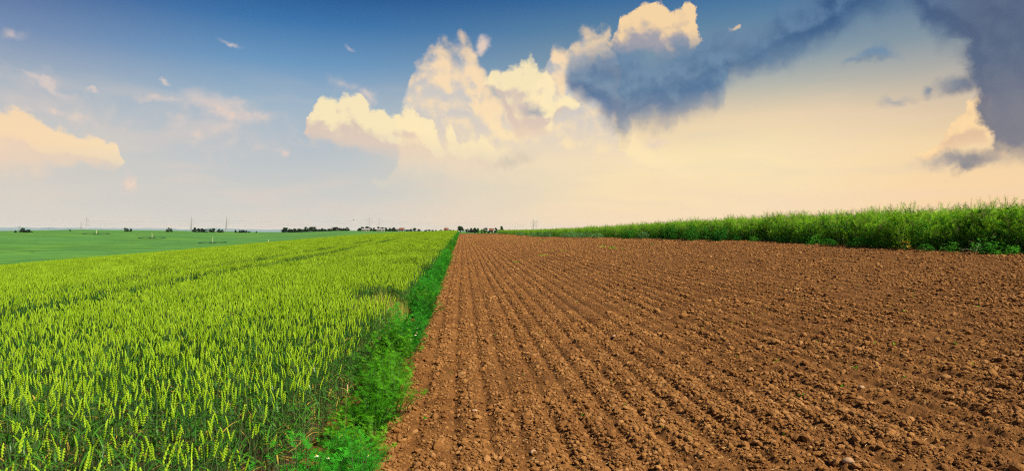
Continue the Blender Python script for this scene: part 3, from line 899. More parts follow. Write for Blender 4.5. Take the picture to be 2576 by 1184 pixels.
x, y, rz, sc = wheat_scatter(0.245, 1.6, NEAR_Y, 0.47, 0.35)
dd = y * math.cos(R(4.52)) + x * math.sin(R(4.52))
k = (dd > 4.66) | (dd < 3.0)
x, y, rz, sc = x[k], y[k], rz[k], sc[k]
n_near = len(x)
xf, yf, rzf, scf = wheat_scatter(0.5, NEAR_Y + 0.2, END, 1.22, 0.3)
MINI_T = [tuft(450 + i, 0.26, 16, 1) for i in range(6)]
bx, by = [], []
for s_ in TRACKS:
    for off in (-1.05, -0.83, -0.60, 0.60, 0.83, 1.05):
        yb = np.arange(NEAR_Y, END, 0.24) + rng.uniform(-.05, .05, len(np.arange(NEAR_Y, END, 0.24)))
        bx.append(-(s_ + 0.12 * (vnoise(yb * 0.25, yb * 0 + 1, 53) - 0.5)) + off + rng.uniform(-.02, .02, len(yb))); by.append(yb)
bx = np.concatenate(bx); by = np.concatenate(by); kk = bx > -0.98 * by - 3
bx, by = bx[kk], by[kk]
# earless leafy tufts added as filler to darken the wheel tracks
LEAF_T = [tuft(480 + i, 0.34, 30, 1, False) for i in range(4)]
lx, ly = [], []
for s_ in TRACKS:
    for off in (-0.31, 0.0, 0.31):
        yb = np.arange(8.0, END, 0.27) + rng.uniform(-.05, .05, len(np.arange(8.0, END, 0.27)))
        lx.append(-(s_ + 0.12 * (vnoise(yb * 0.25, yb * 0 + 1, 53) - 0.5)) + off + rng.uniform(-.03, .03, len(yb))); ly.append(yb)
lx = np.concatenate(lx); ly = np.concatenate(ly); kk = lx > -0.98 * ly - 3
lx, ly = lx[kk], ly[kk]
X_ = np.concatenate([x, xf, bx, lx]); Y_ = np.concatenate([y, yf, by, ly])
rzf = np.concatenate([rzf, rng.uniform(-3.14, 3.14, len(bx) + len(lx))]); scf = np.concatenate([scf, 1 + 0.22 * (fbm(bx * 0.35, by * 0.22, 55, 3) - 0.5), rng.uniform(0.64, 0.76, len(lx))])
rot = np.zeros((len(X_), 3)); rot[:, 2] = np.concatenate([rz, rzf])
vn = rng.randint(0, 14, n_near)
vn = np.where(rng.rand(n_near) < sst(6.5, 11.0, y), 32 + rng.randint(0, 10, n_near), vn)
var = np.concatenate([vn, 14 + rng.randint(0, 8, len(xf)), 22 + rng.randint(0, 6, len(bx)), 28 + rng.randint(0, 4, len(lx))])
scatter('wheat_crop', np.stack([X_, Y_, near_z(X_, Y_) - 0.06], -1), rot, np.concatenate([sc, scf]), var, NEAR_T + FAR_T + MINI_T + LEAF_T + MID_T, 'dense field of green wheat in ear sloping away to the left', 'wheat')

# ------------------------------------------------------------------ mayweed border
def mayweed(seed, stems=34, bright=False):
    r = random.Random(seed); b = MB(); fl = []
    for s in range(stems):
        a = r.uniform(0, 2 * math.pi); spread = r.random() ** 0.6 * 0.26; h = r.uniform(0.26, 0.56) * (1 - spread * 1.3)
        top = Vector((math.cos(a) * spread, math.sin(a) * spread, h)); base = Vector((math.cos(a) * 0.02, math.sin(a) * 0.02, 0))
        mid = base.lerp(top, 0.5) + Vector((0, 0, 0.05))
        b.tube([base, mid, top], [0.003, 0.0025, 0.0012], 3, 1)
        for k in range(8):
            t = 0.30 + 0.70 * k / 7.0
            p = (base.lerp(mid, t * 2) if t < .5 else mid.lerp(top, t * 2 - 1))
            la = r.uniform(0, 2 * math.pi); L = r.uniform(0.05, 0.10)
            dv = Vector((math.cos(la), math.sin(la), r.uniform(0.15, 0.9))).normalized(); sd = Vector((-math.sin(la), math.cos(la), 0))
            vs = []; fs = []
            for q in range(7):
                c = p + dv * L * (q + 1) / 7 + Vector((0, 0, -0.02 * (q / 7) ** 2))
                for sgn in (-1, 1):
                    fl_ = r.uniform(0.024, 0.042) * (1 - 0.35 * q / 7)
                    e = c + (sd * sgn + dv * 0.6 + Vector((0, 0, r.uniform(-0.3, 0.6)))).normalized() * fl_
                    n0 = len(vs); wv = dv * 0.0028
                    vs += [tuple(c - wv), tuple(c + wv), tuple(e)]; fs.append((n0, n0 + 1, n0 + 2))
            b.add(vs, fs, 0)
        if r.random() < 0.022:
            fl.append(top)
    fol = b.mesh('foliage', [M_MAYY if bright else M_MAY, M_STEM])
    flowers = []
    for p in fl:
        f = MB(); d = MB(); c = p + Vector((0, 0, 0.012))
        for k in range(9):
            a = k * 2 * math.pi / 9; u = Vector((math.cos(a), math.sin(a), -0.15)); s = Vector((-math.sin(a), math.cos(a), 0)) * 0.0035
            f.add([tuple(c + u * 0.004 - s * .5), tuple(c + u * 0.004 + s * .5), tuple(c + u * 0.013 + s), tuple(c + u * 0.013 - s)], [(0, 1, 2, 3)])
        for k in range(3):
            pass
        d.tube([c, c + Vector((0, 0, 0.004)), c + Vector((0, 0, 0.007))], [0.005, 0.0045, 0.001], 6, 0, True)
        flowers.append((f.mesh('petals', [M_PETAL]), d.mesh('flower_disc', [M_DISC])))
    return fol, flowers
MAYS = [mayweed(700 + i) for i in range(6)] + [mayweed(760 + i, 34, True) for i in range(2)]
r = random.Random(31); y = 2.4; n_may = 0
while y < 150 and n_may < 285:
    y += r.uniform(0.26, 0.46) * (1 + y / 34.0)
    for row in range(2 if y < 40 else 1):
        cxm = (-0.90, -1.12)[row] + r.uniform(-0.10, 0.10) + 0.12 * (float(vnoise(np.array(y * 0.7), np.array(2.0), 57)) - 0.5)
        if y > 40: cxm = -1.05 + r.uniform(-0.2, 0.2)
        yy = y + r.uniform(-0.12, 0.12)
        br = (float(vnoise(np.array(yy * 0.45), np.array(7.7), 58)) > 0.70)
        fol, fls = MAYS[6 + r.randrange(2)] if br else MAYS[r.randrange(6)]
        sc = r.uniform(0.62, 1.45) * (1 + min(yy, 60) / 160)
        if 11.5 < yy < 14.5 and row == 1: continue
        zone = 'beside the nearest wheat stalks' if yy < 7.5 else 'just before the pale grass tufts' if yy < 11.5 else 'beside the pale grass tufts' if yy < 14.5 else 'just beyond the pale grass tufts' if yy < 30 else 'far along the wheat edge'
        t = thing('mayweed_plant', ('yellow-green' if br else 'bright green') + ' feathery mayweed plant in the border strip ' + zone, 'mayweed', (cxm, yy, float(near_z(cxm, yy)) - 0.03), r.uniform(0, 6.28), ('yellower mayweed ' if br else 'mayweed ') + zone, None, sc)
        link('foliage', fol, t)
        if yy < 16:
            for pm, dm in fls:
                q = link('flower_head', pm, t); link('flower_disc', dm, q)
        n_may += 1

# dry grass where the wheat is thin
def grass_tuft(seed, n=150, h=0.75, spread=0.25):
    r = random.Random(seed); b = MB()
    for k in range(n):
        a = r.uniform(0, 6.28); rad = r.random() ** .5 * spread; p0 = Vector((math.cos(a) * rad, math.sin(a) * rad, 0))
        lean = r.uniform(0.0, 0.30); la = r.uniform(0, 6.28); hh = h * r.uniform(0.6, 1.1); dv = Vector((math.cos(la), math.sin(la), 0)); sd = Vector((-math.sin(la), math.cos(la), 0))
        pts = [p0 + dv * (lean * hh * t * t) + Vector((0, 0, hh * (t - 0.12 * t * t))) for t in (0, .35, .7, 1)]
        b.strip(pts, [0.0028, 0.0026, 0.002, 0.0006], sd)
        if r.random() < 0.6:
            for q in range(5):
                c = pts[3] + Vector((0, 0, -0.03 * q)); e = c + Vector((r.uniform(-.03, .03), r.uniform(-.03, .03), r.uniform(-.01, .03)))
                b.add([tuple(c - sd * .002), tuple(c + sd * .002), tuple(e)], [(0, 1, 2)])
    return b.mesh('grass_tuft', [M_GRASS])
GT = [grass_tuft(800 + i) for i in range(4)]
r = random.Random(9)
for k in range(16):
    a = r.uniform(0, 6.28); q = r.random() ** .5
    x = -1.75 + 0.62 * q * math.cos(a); y = 12.9 + 1.75 * q * math.sin(a)
    thing('grass_tuft', 'tuft of pale yellowish wild grass growing at the wheat edge', 'grass tuft', (x, y, float(near_z(x, y)) - 0.03), r.uniform(0, 6.28), 'pale grass tufts at the wheat edge', GT[k % 4], r.uniform(0.85, 1.1))

# ------------------------------------------------------------------ rapeseed
def rape(seed, leafiness=1.0):
    r = random.Random(seed); st = MB(); fo = MB()
    H = r.uniform(1.32, 1.58); la = r.uniform(0, 6.28); ln = r.uniform(0, 0.16)
    def at(t): return Vector((math.cos(la) * ln * t * t, math.sin(la) * ln * t * t, H * t))
    st.tube([at(t) for t in (0, .3, .65, 1)], [0.010, 0.008, 0.005, 0.002], 4)
    def pods(p, q, n, m):
        d = (q - p).normalized(); a0 = r.uniform(0, 6.28)
        u = d.cross(Vector((0.3, 0.9, 0.2))).normalized(); v = d.cross(u)
        for k in range(n):
            c = p.lerp(q, k / n); a = a0 + k * 2.4
            o = (u * math.cos(a) + v * math.sin(a)); L = r.uniform(0.055, 0.095)
            if m == 2: L *= 1.25
            e = c + (o * 0.95 + d * (0.25 if m == 2 else 0.5)).normalized() * L; s = d.cross(o).normalized() * (0.0046 if m == 2 else 0.0062)
            m_ = c.lerp(e, 0.5)
            fo.add([tuple(c), tuple(m_ + s), tuple(e), tuple(m_ - s)], [(0, 1, 2, 3)], m)
    pods(at(0.66), at(0.86), 26, 0); pods(at(0.84), at(1.0), 24, 2)
    nb = 16
    for k in range(nb):
        t = 0.16 + 0.62 * k / nb + r.uniform(-.02, .02); p = at(t); a = la + k * 2.4 + r.uniform(-.4, .4)
        L = r.uniform(0.32, 0.60) * (1.15 - 0.5 * t); up = r.uniform(0.15, 0.85)
        d = Vector((math.cos(a) * math.cos(up), math.sin(a) * math.cos(up), math.sin(up)))
        m = p + d * L * 0.5; q = m + (d + Vector((0, 0, 0.5))).normalized() * L * 0.55
        st.tube([p, m, q], [0.0045, 0.0035, 0.0012], 3)
        pods(m.lerp(p, 0.5), q, 34, 0 if r.random() > 0.12 else 2)
        for j in range(int(5 * leafiness)):
            c = p.lerp(m, r.random()) if r.random() < 0.6 else m.lerp(q, r.random()); a2 = r.uniform(0, 6.28); L2 = r.uniform(0.08, 0.16)
            dv = Vector((math.cos(a2), math.sin(a2), r.uniform(-0.5, 0.5))).normalized(); sd = dv.cross(Vector((0, 0, 1))).normalized() * L2 * 0.17
            fo.add([tuple(c), tuple(c + dv * L2 * .45 + sd), tuple(c + dv * L2 + Vector((0, 0, -.25 * L2))), tuple(c + dv * L2 * .45 - sd)], [(0, 1, 2, 3)], 1)
    for k in range(int(42 * leafiness)):
        c = at(r.uniform(0.05, 0.6)) + Vector((r.uniform(-.22, .22), r.uniform(-.22, .22), 0)); a2 = r.uniform(0, 6.28); L2 = r.uniform(0.09, 0.18)
        dv = Vector((math.cos(a2), math.sin(a2), r.uniform(-0.7, 0.4))).normalized(); sd = dv.cross(Vector((0, 0, 1))).normalized() * L2 * 0.2
        fo.add([tuple(c), tuple(c + dv * L2 * .45 + sd), tuple(c + dv * L2 + Vector((0, 0, -.3 * L2))), tuple(c + dv * L2 * .45 - sd)], [(0, 1, 2, 3)], 1)
    return st, fo
RP = []
for i in range(8):
    st, fo = rape(900 + i, 1.0)
    j = MB(); j.v = list(fo.v); j.f = list(fo.f); j.m = list(fo.m); j.add(st.v, st.f, 3)
    RP.append((st.mesh('stem', [M_RSTEM]), fo.mesh('foliage', [M_POD, M_RLEAF, M_TIP]), j.mesh('rape_plant', [M_POD, M_RLEAF, M_TIP, M_RSTEM])))
def rape_scale(x, y):
    s = 1.0 + 0.20 * (fbm(np.array(x * 0.5), np.array(y * 0.35), 81, 2) - 0.5)
    return s * np.interp(y, [0, 40, 98, 160], [1.03, 1.0, 0.82, 0.72])
r = random.Random(15); y = 13.0; n_r = 0
while n_r < 276:
    y += r.uniform(0.14, 0.24) * (1 + max(0, y - 20) / 60)
    for row in (0, 1):
        x = float(rape_edge(y)) + 0.25 + 0.50 * row + r.uniform(-0.16, 0.16) + 1.1 * (float(vnoise(np.array(y * 0.5), np.array(1.0), 83)) - 0.5); yy = y + r.uniform(-.1, .1)
        s = float(rape_scale(x, yy)) * (r.uniform(0.92, 1.12) if row else r.uniform(0.48, 0.92))
        v = RP[r.randrange(8)]
        t = thing('rapeseed_plant', 'tall green rapeseed plant full of pods at the front of the crop', 'rapeseed', (x, yy, float(near_z(x, yy)) - 0.03), r.uniform(0, 6.28), 'front rows of the rapeseed crop', None, s)
        t.rotation_euler = (r.uniform(-.06, .06), r.uniform(-0.16, 0.04) if row == 0 else r.uniform(-.06, .06), r.uniform(0, 6.28))
        link('stem', v[0], t); link('foliage', v[1], t); n_r += 1
Y_REST = y
px_, py_ = [], []
yy = 10.0
while yy < 178:
    step = 0.34 * (1 + max(0, yy - 30) / 90)
    depth = 9.0
    xx = 0.3 if yy > Y_REST else 1.20
    while xx < depth:
        px_.append(float(rape_edge(yy)) + xx + r.uniform(-.15, .15)); py_.append(yy + r.uniform(-.15, .15)); xx += step * (1 + 0.15 * xx)
    yy += step
px_ = np.array(px_); py_ = np.array(py_); n = len(px_)
rot = np.zeros((n, 3)); rot[:, 0] = rng.uniform(-.07, .07, n); rot[:, 1] = rng.uniform(-.07, .07, n); rot[:, 2] = rng.uniform(-3.14, 3.14, n)
scatter('rapeseed_crop', np.stack([px_, py_, near_z(px_, py_) - 0.03], -1), rot, rape_scale(px_, py_) * rng.uniform(0.88, 1.14, n), rng.randint(0, 8, n), [p[2] for p in RP], 'tall green rapeseed crop behind its front rows, reaching back to the crest', 'rapeseed')

# weeds at the foot of the crop
def weed(seed, mat, rad, h, n, leaf, tall=False):
    """leafy weed: stems and many pointed leaves over a rounded or upright body"""
    r = random.Random(seed); st = MB(); fo = MB()
    for k in range(14 if not tall else 8):
        a = r.uniform(0, 6.28); q = r.uniform(.3, .9)
        st.tube([(0, 0, 0), (math.cos(a) * rad * q * .5, math.sin(a) * rad * q * .5, h * .5), (math.cos(a) * rad * q, math.sin(a) * rad * q, h * r.uniform(.7, .95))], [0.006, 0.004, 0.002], 3)
    for k in range(n):
        a = r.uniform(0, 6.28); z = r.random() ** 0.8; env = (1 - (2 * z - 0.75) ** 2 * 0.45) if not tall else (0.35 + 0.65 * math.sin(math.pi * min(1, z * 0.9 + .15)))
        q = r.random() ** 0.35 * rad * max(0.15, env) * math.sqrt(max(0.05, 1 - (z * 0.95) ** 3))
        c = Vector((math.cos(a) * q, math.sin(a) * q, 0.03 + z * h)); a2 = a + r.uniform(-1.1, 1.1); L = leaf * r.uniform(.6, 1.3)
        dv = Vector((math.cos(a2), math.sin(a2), r.uniform(-0.35, 0.75))).normalized(); sd = dv.cross(Vector((0, 0, 1))).normalized() * L * 0.24
        fo.add([tuple(c), tuple(c + dv * L * .4 + sd), tuple(c + dv * L + Vector((0, 0, -.2 * L))), tuple(c + dv * L * .4 - sd)], [(0, 1, 2, 3)])
    return st.mesh('stem', [M_RSTEM]), fo.mesh('foliage', [mat])
def clumpy(seed, mat, rad, h, n, leaf):
    r = random.Random(seed); st = MB(); fo = MB(); cl = []
    for k in range(13):
        a = r.uniform(0, 6.28); q = r.random() ** .6 * rad; z = h * r.uniform(0.15, 0.85) * (1.05 - 0.45 * q / rad)
        cl.append((Vector((math.cos(a) * q, math.sin(a) * q, z)), r.uniform(0.13, 0.26) * rad / 0.55))
        st.tube([(0.1 * math.cos(a), 0.1 * math.sin(a), 0), tuple(cl[-1][0] * 0.6), tuple(cl[-1][0] + Vector((0, 0, 0.1)))], [0.008, 0.006, 0.002], 4)
    for k in range(n):
        c, rd = cl[r.randrange(13)]
        p = c + Vector((r.gauss(0, .5), r.gauss(0, .5), r.gauss(0, .75))) * rd
        p.z = max(p.z, 0.03); a2 = r.uniform(0, 6.28); L = leaf * r.uniform(.5, 1.35)
        dv = Vector((math.cos(a2), math.sin(a2), r.uniform(-0.5, 1.0))).normalized(); sd = dv.cross(Vector((0, 0, 1))).normalized() * L * 0.20
        fo.add([tuple(p), tuple(p + dv * L * .4 + sd), tuple(p + dv * L + Vector((0, 0, -.2 * L))), tuple(p + dv * L * .4 - sd)], [(0, 1, 2, 3)])
    return st.mesh('stem', [M_RSTEM]), fo.mesh('foliage', [mat])
def at_foot(px, off):
    az = view_dir(px); y = 12.0
    while y < 170 and y * math.tan(az) < float(rape_edge(y)) + off: y += 0.05
    return y * math.tan(az), y
def put_weed(px, py, meshes, label, cat='weed', group=None, sc=1.0, name='weed_bush', off=-0.75):
    x, y = at_foot(px, off)
    t = thing(name, label, cat, (x, y, float(near_z(x, y)) - 0.02), px * 0.7, group, None, sc)
    link('stem', meshes[0], t); link('foliage', meshes[1], t)
    return t
put_weed(2428, 739, weed(1, M_DKLEAF, 0.36, 0.30, 500, 0.10), 'low round bright-topped green weed, left of the two at the foot of the crop')
put_weed(2520, 745, weed(2, M_DKLEAF, 0.42, 0.40, 700, 0.10), 'low round green weed, right and larger of the two at the foot of the crop')
put_weed(2712, 751, weed(3, M_DKLEAF, 0.24, 0.26, 220, 0.09), 'small dark leafy weed at the crop foot, right of the withered plant')
put_weed(2640, 738, weed(4, M_YGLEAF, 0.30, 1.15, 420, 0.07, True), 'upright yellow-green leafy plant standing out against the dark rapeseed')
put_weed(2652, 742, weed(5, M_OCHRE, 0.17, 0.30, 40, 0.11, True), 'withered ochre-leaved plant on a bare stem below the yellow-green one', sc=1.1)
put_weed(2475, 728, weed(6, M_YGLEAF, 0.14, 0.62, 90, 0.07, True), 'thin yellowish weed between the two low round weeds')
bigw = clumpy(7, M_DKLEAF, 0.75, 1.35, 1300, 0.15)
put_weed(1960, 714, bigw, 'tall broad-leaved dark green weed bush, leftmost of three in front of the crop', sc=1.0)
put_weed(2040, 716, clumpy(8, M_DKLEAF, 0.8, 1.25, 1300, 0.16), 'tall broad-leaved dark green weed bush, middle of three in front of the crop', sc=1.0)
put_weed(2110, 715, clumpy(9, M_DKLEAF, 0.7, 0.95, 1000, 0.15), 'broad-leaved dark green weed bush, rightmost of three in front of the crop')
put_weed(1848, 703, clumpy(10, M_DKLEAF, 0.8, 0.9, 1100, 0.15), 'dark rounded weed bush left of the tall broad-leaved ones')
put_weed(1886, 709, weed(11, M_GREYLEAF, 0.55, 0.6, 700, 0.10), 'grey-green rounded weed between the dark bush and the tall broad-leaved weeds')
gm = [weed(20 + i, M_GREYLEAF, 1.0, 0.75, 800, 0.16) for i in range(3)]
for i, (px, py, s) in enumerate(((1752, 703, .75), (1722, 702, .9), (1700, 703, .8), (1676, 702, .95), (1655, 701, .8), (1602, 697, 1.0), (1580, 695, 1.0), (1560, 692, .9), (1525, 688, 1.0))):
    put_weed(px, py, gm[i % 3], 'low grey-green weed mound along the far foot of the rapeseed', group='grey-green mounds at the crop foot', sc=s, off=-1.1)
for i, px in enumerate((2160, 2215, 2290, 2345, 2395, 2580, 2790, 2900, 2960)):
    put_weed(px, 716 + (px - 2160) * 0.048, clumpy(40 + i, M_RLEAF if i % 3 else M_DKLEAF, 0.45, 0.40, 260, 0.13), 'small leafy weed at the near foot of the rapeseed wall', group='small weeds at the near crop foot', sc=random.Random(px).uniform(.7, 1.1), off=-0.30)
# toppled rape stem
x, y = at_foot(2862, -0.1)
t = thing('fallen_stem', 'pale leaning rapeseed stem with bare branches at the foot of the crop', 'stem', (x, y, float(near_z(x, y))), 0)
b = MB()
b.tube([(0, 0, 0), (0.10, 0.1, 0.18), (0.32, 0.2, 0.40)], [0.012, 0.010, 0.006], 5)
for k, (a, L) in enumerate(((2.6, .5), (1.6, .45), (.4, .6), (-.4, .55), (3.4, .4))):
    b.tube([(0.03 * k, 0.03 * k, 0.05 + 0.04 * k), (0.03 * k + math.cos(a) * L * .5, .05 + math.sin(a) * L * .3, 0.12 + .05 * k), (0.03 * k + math.cos(a) * L, .05 + math.sin(a) * L * .5, 0.10 + .07 * k)], [0.006, 0.004, 0.002], 4)
M_PALESTEM = plain('pale_stem', (0.34, 0.36, 0.20), 0.8, 0.3, 0.1, 5)
link('stem', b.mesh('stem', [M_PALESTEM]), t)

# weeds scattered on the bare soil
def sprout(seed, n, rad, leaf, mat):
    r = random.Random(seed); b = MB()
    for k in range(n):
        a = r.uniform(0, 6.28); q = r.random() ** .5 * rad; c = Vector((math.cos(a) * q, math.sin(a) * q, 0.0)); a2 = r.uniform(0, 6.28); L = leaf * r.uniform(.6, 1.3)
        dv = Vector((math.cos(a2), math.sin(a2), r.uniform(0.5, 1.6))).normalized(); sd = Vector((-math.sin(a2), math.cos(a2), 0)) * L * 0.16
        b.add([tuple(c), tuple(c + dv * L * .5 + sd), tuple(c + dv * L + Vector((0, 0, -.15 * L))), tuple(c + dv * L * .5 - sd)], [(0, 1, 2, 3)])
    return b.mesh('weed', [mat])
PATCH = [sprout(i, 130, 0.45, 0.14, M_YGLEAF if i % 2 else M_MAYY) for i in range(4)]
r = random.Random(63)
for px, py, n, wx, wy in ((1535, 706, 12, 70, 3.5), (1600, 703, 8, 45, 2), (1380, 713, 5, 25, 1.5), (1800, 728, 8, 40, 5), (1762, 722, 4, 20, 2), (1595, 749, 4, 25, 3), (1512, 768, 2, 6, 2), (1900, 716, 9, 60, 2.0), (1640, 735, 3, 30, 2), (1452, 703, 5, 18, 1.5)):
    for k in range(n):
        x, y = on_soil(px + r.gauss(0, wx * .5), py + r.gauss(0, wy * .5))
        thing('weed_patch', 'small yellow-green weed patch growing on the bare soil in mid field', 'weed', (x, y, float(soil_z(x, y)) - 0.01), r.uniform(0, 6.28), 'weed patches in the tilled field', PATCH[r.randrange(4)], r.uniform(0.25, 0.6) * min(1.0, y / 45 + .25))
SP = [sprout(70 + i, 5, 0.012, 0.042, M_YGLEAF if i % 2 else M_MAYY) for i in range(5)]
for k in range(70):
    y = 5.6 * (26 / 5.6) ** r.random(); x = r.uniform(-0.5, min(0.9 * y, 14))
    thing('seedling', 'tiny fresh green seedling sprouting from the near tilled soil', 'seedling', (x, y, float(soil_z(x, y) + soil_detail(x, y))), r.uniform(0, 6.28), 'seedlings on the near soil', SP[k % 5], r.uniform(0.7, 1.5))
# ------------------------------------------------------------------ far things
def far_place(px, r_):
    az = view_dir(px)
    x, y = r_ * math.sin(az), r_ * math.cos(az)
    return x, y, float(ground_z(x, y))
def depth(px, r_):
    return r_ * math.cos(view_dir(px) - R(4.52))

def tree(seed, n=900, leaf=0.16, low=0.12, mat=None, tall=1.0):
    """unit tree, one metre high and about one wide: trunk with limbs, crown of leaf sprays in clumps"""
    r = random.Random(seed); tk = MB(); cr = MB()
    tk.tube([(0, 0, -0.05), (0.01, 0, 0.2), (0.02, 0.01, 0.55)], [0.045, 0.034, 0.014], 6)
    cl = []
    for k in range(11):
        a = r.uniform(0, 6.28); q = r.uniform(0.05, 0.34); z = low + 0.20 + r.random() * (0.70 - low)
        q *= math.sqrt(max(0.15, 1 - ((z - 0.48) / 0.56) ** 2)) * 1.15
        c = Vector((math.cos(a) * q, math.sin(a) * q, z)); cl.append((c, r.uniform(0.13, 0.22)))
        tk.tube([(0.005, 0, 0.15 + 0.25 * r.random()), tuple(c * 0.55 + Vector((0, 0, 0.13))), tuple(c)], [0.016, 0.010, 0.004], 4)
    for k in range(n):
        c, rd = cl[r.randrange(len(cl))]
        d = Vector((r.gauss(0, 1), r.gauss(0, 1), r.gauss(0, .85))).normalized() * rd * r.random() ** .4
        p = c + d; u = Vector((r.gauss(0, 1), r.gauss(0, 1), r.gauss(0, .6))).normalized(); v = u.cross(Vector((r.gauss(0, 1), r.gauss(0, 1), 1))).normalized(); L = leaf * r.uniform(.5, 1.2)
        cr.add([tuple(p - u * L * .5), tuple(p + v * L * .3), tuple(p + u * L * .5), tuple(p - v * L * .3)], [(0, 1, 2, 3)])
    return tk.mesh('trunk', [M_BARK]), cr.mesh('crown', [mat or M_TREE])
TREES = [tree(1000 + i) for i in range(6)]
BUSH = [tree(1100 + i, 700, 0.17, -0.12) for i in range(4)]
LBUSH = [tree(1200 + i, 700, 0.17, -0.12, M_TREEB) for i in range(3)]
def put_tree(px, top, base, width, kind, label, r_, group=None, name='tree'):
    """px column, top and foot rows and width in the photograph; stands on the land at that distance"""
    x, y, z = far_place(px, r_)
    d = depth(px, r_)
    h = (671 - top) / 1834 * d + EYE - z
    h = max(h * 1.06, 1.6)
    sc = (width / 1834 * d / 0.88, width / 1834 * d / 0.88, h)
    t = thing(name, label, 'tree' if name == 'tree' else 'bush', (x, y, z), px * 1.3, group, None, sc)
    link('trunk', kind[0], t); link('crown', kind[1], t)
r = random.Random(21)
# wooded line on the left crest, from left to right
for px, top, wd, k, lb in (
    (68, 668.5, 20, 'b', 'dark bush on the far left skyline beside the lone pole'), (84, 672, 18, 'b', 'low dark bush at the right end of the far left skyline clump'), (45, 674.5, 7, 'b', 'tiny dark bush left of the lone pole'),
    (205, 671, 5, 'b', 'tiny round bush on the skyline left of the two pylons'), (370, 667.5, 16, 'b', 'low dark bush clump alone right of the left pylons'), (383, 670, 10, 'b', 'small bush trailing the lone clump right of the left pylons'),
    (494, 667, 15, 'b', 'solitary rounded dark bush between the two left pylon pairs'), (502, 670, 9, 'b', 'small bush tucked against the solitary rounded one')):
    put_tree(px, top, 0, wd, BUSH[r.randrange(4)], lb, 735, name='bush')
for px, top, wd in ((571, 667, 13), (580, 669.5, 12), (590, 670, 13), (600, 671, 14), (617, 670, 11), (625, 669.5, 14), (641, 671.5, 13), (650, 673, 9), (690, 674, 8), (703, 674, 9), (712, 673.5, 14), (722, 675, 8), (730, 677, 6), (751, 677.5, 5)):
    put_tree(px, top, 0, wd * 1.25, BUSH[r.randrange(4)], 'dark hedgerow bush on the skyline around the single slim pylon', 738, 'hedgerow on the left skyline', 'bush')
for px, top, wd in ((834, 668, 17), (852, 671.5, 14), (864, 671, 15), (877, 669.5, 14), (896, 666, 15), (917, 666, 19), (934, 672, 12), (945, 670, 14), (962, 671, 12), (972, 668, 15), (982, 666.5, 17), (995, 668, 15), (1006, 668.5, 14), (1016, 666, 13)):
    put_tree(px, top - .6, 0, wd * 1.25, TREES[r.randrange(6)] if wd > 16 else BUSH[r.randrange(4)], 'dark broad-crowned tree in the long row left of the middle pylons', 770 if px < 960 else 765, 'tree row left of the middle pylons')
for px, top, wd in ((1052, 669, 12), (1063, 666, 16), (1074, 665, 16), (1085, 667, 14), (1096, 668, 9), (1109, 666, 13), (1119, 667, 14), (1131, 668, 14), (1143, 669, 12), (1154, 667.5, 13), (1165, 671, 7)):
    put_tree(px, top - .6, 0, wd * 1.25, BUSH[r.randrange(4)], 'dark broad-crowned tree in the row below the middle pylons', 770, 'tree row below the middle pylons')
for px, top, wd in ((1194, 672, 12), (1204, 671, 13), (1215, 667, 13), (1228, 671, 13), (1247, 673, 9), (1258, 672, 9), (1268, 673, 9), (1277, 673, 6), (1291, 672, 8), (1318, 672.5, 8), (1328, 673, 7)):
    put_tree(px, top, 0, wd * 1.2, BUSH[r.randrange(4)], 'small dark tree peeping over the wheat crest between the two red roofs', 770, 'trees over the wheat crest')
for px, top, wd, lb in ((1349, 663.5, 22, 'large round-crowned tree where the wheat edge meets the horizon'), (1368, 670, 10, 'small dark tree just right of the large round-crowned tree'), (1381, 669, 11, 'dark tree at the left of the small grove beyond the soil'), (1391, 668, 13, 'dark tree in the middle of the small grove beyond the soil'),
                    (1399, 669, 9, 'thin dark tree at the right of the small grove beyond the soil'), (1421, 667, 15, 'flat-topped dark tree left of the central house'), (1453, 668.5, 11, 'rounded dark tree right of the central house'), (1470, 663.5, 11, 'tall narrow tree rising highest above the end of the tilled field')):
    put_tree(px, top, 0, wd * 1.2, TREES[r.randrange(6)] if wd > 20 or top < 664 else BUSH[r.randrange(4)], lb, 640)
for px, top, wd in ((1403, 672, 10), (1412, 673, 12), (1420, 675.5, 9)):
    put_tree(px, top, 0, wd, LBUSH[r.randrange(3)], 'light green bush at the far end of the tilled field', 330, 'light green bushes at the field end', 'bush')
for px, top, wd in ((1392, 679, 8), (1432, 675, 9), (1442, 677, 9), (1450, 676.5, 9), (1464, 675, 10), (1472, 673, 12), (1482, 676, 10), (1492, 676, 8)):
    put_tree(px, top, 0, wd, BUSH[r.randrange(4)], 'dark low bush along the far end of the tilled field', 340, 'dark bushes at the field end', 'bush')

for px in list(range(828, 1022, 9)) + list(range(1050, 1166, 9)) + list(range(1378, 1402, 7)):
    put_tree(px + r.uniform(-2, 2), 671.2 + r.uniform(-.8, 1.2), 0, 15, BUSH[r.randrange(4)], 'low dark hedge bush filling the gaps between the skyline trees', 762 if px < 1300 else 636, 'hedge below the skyline trees', 'bush')
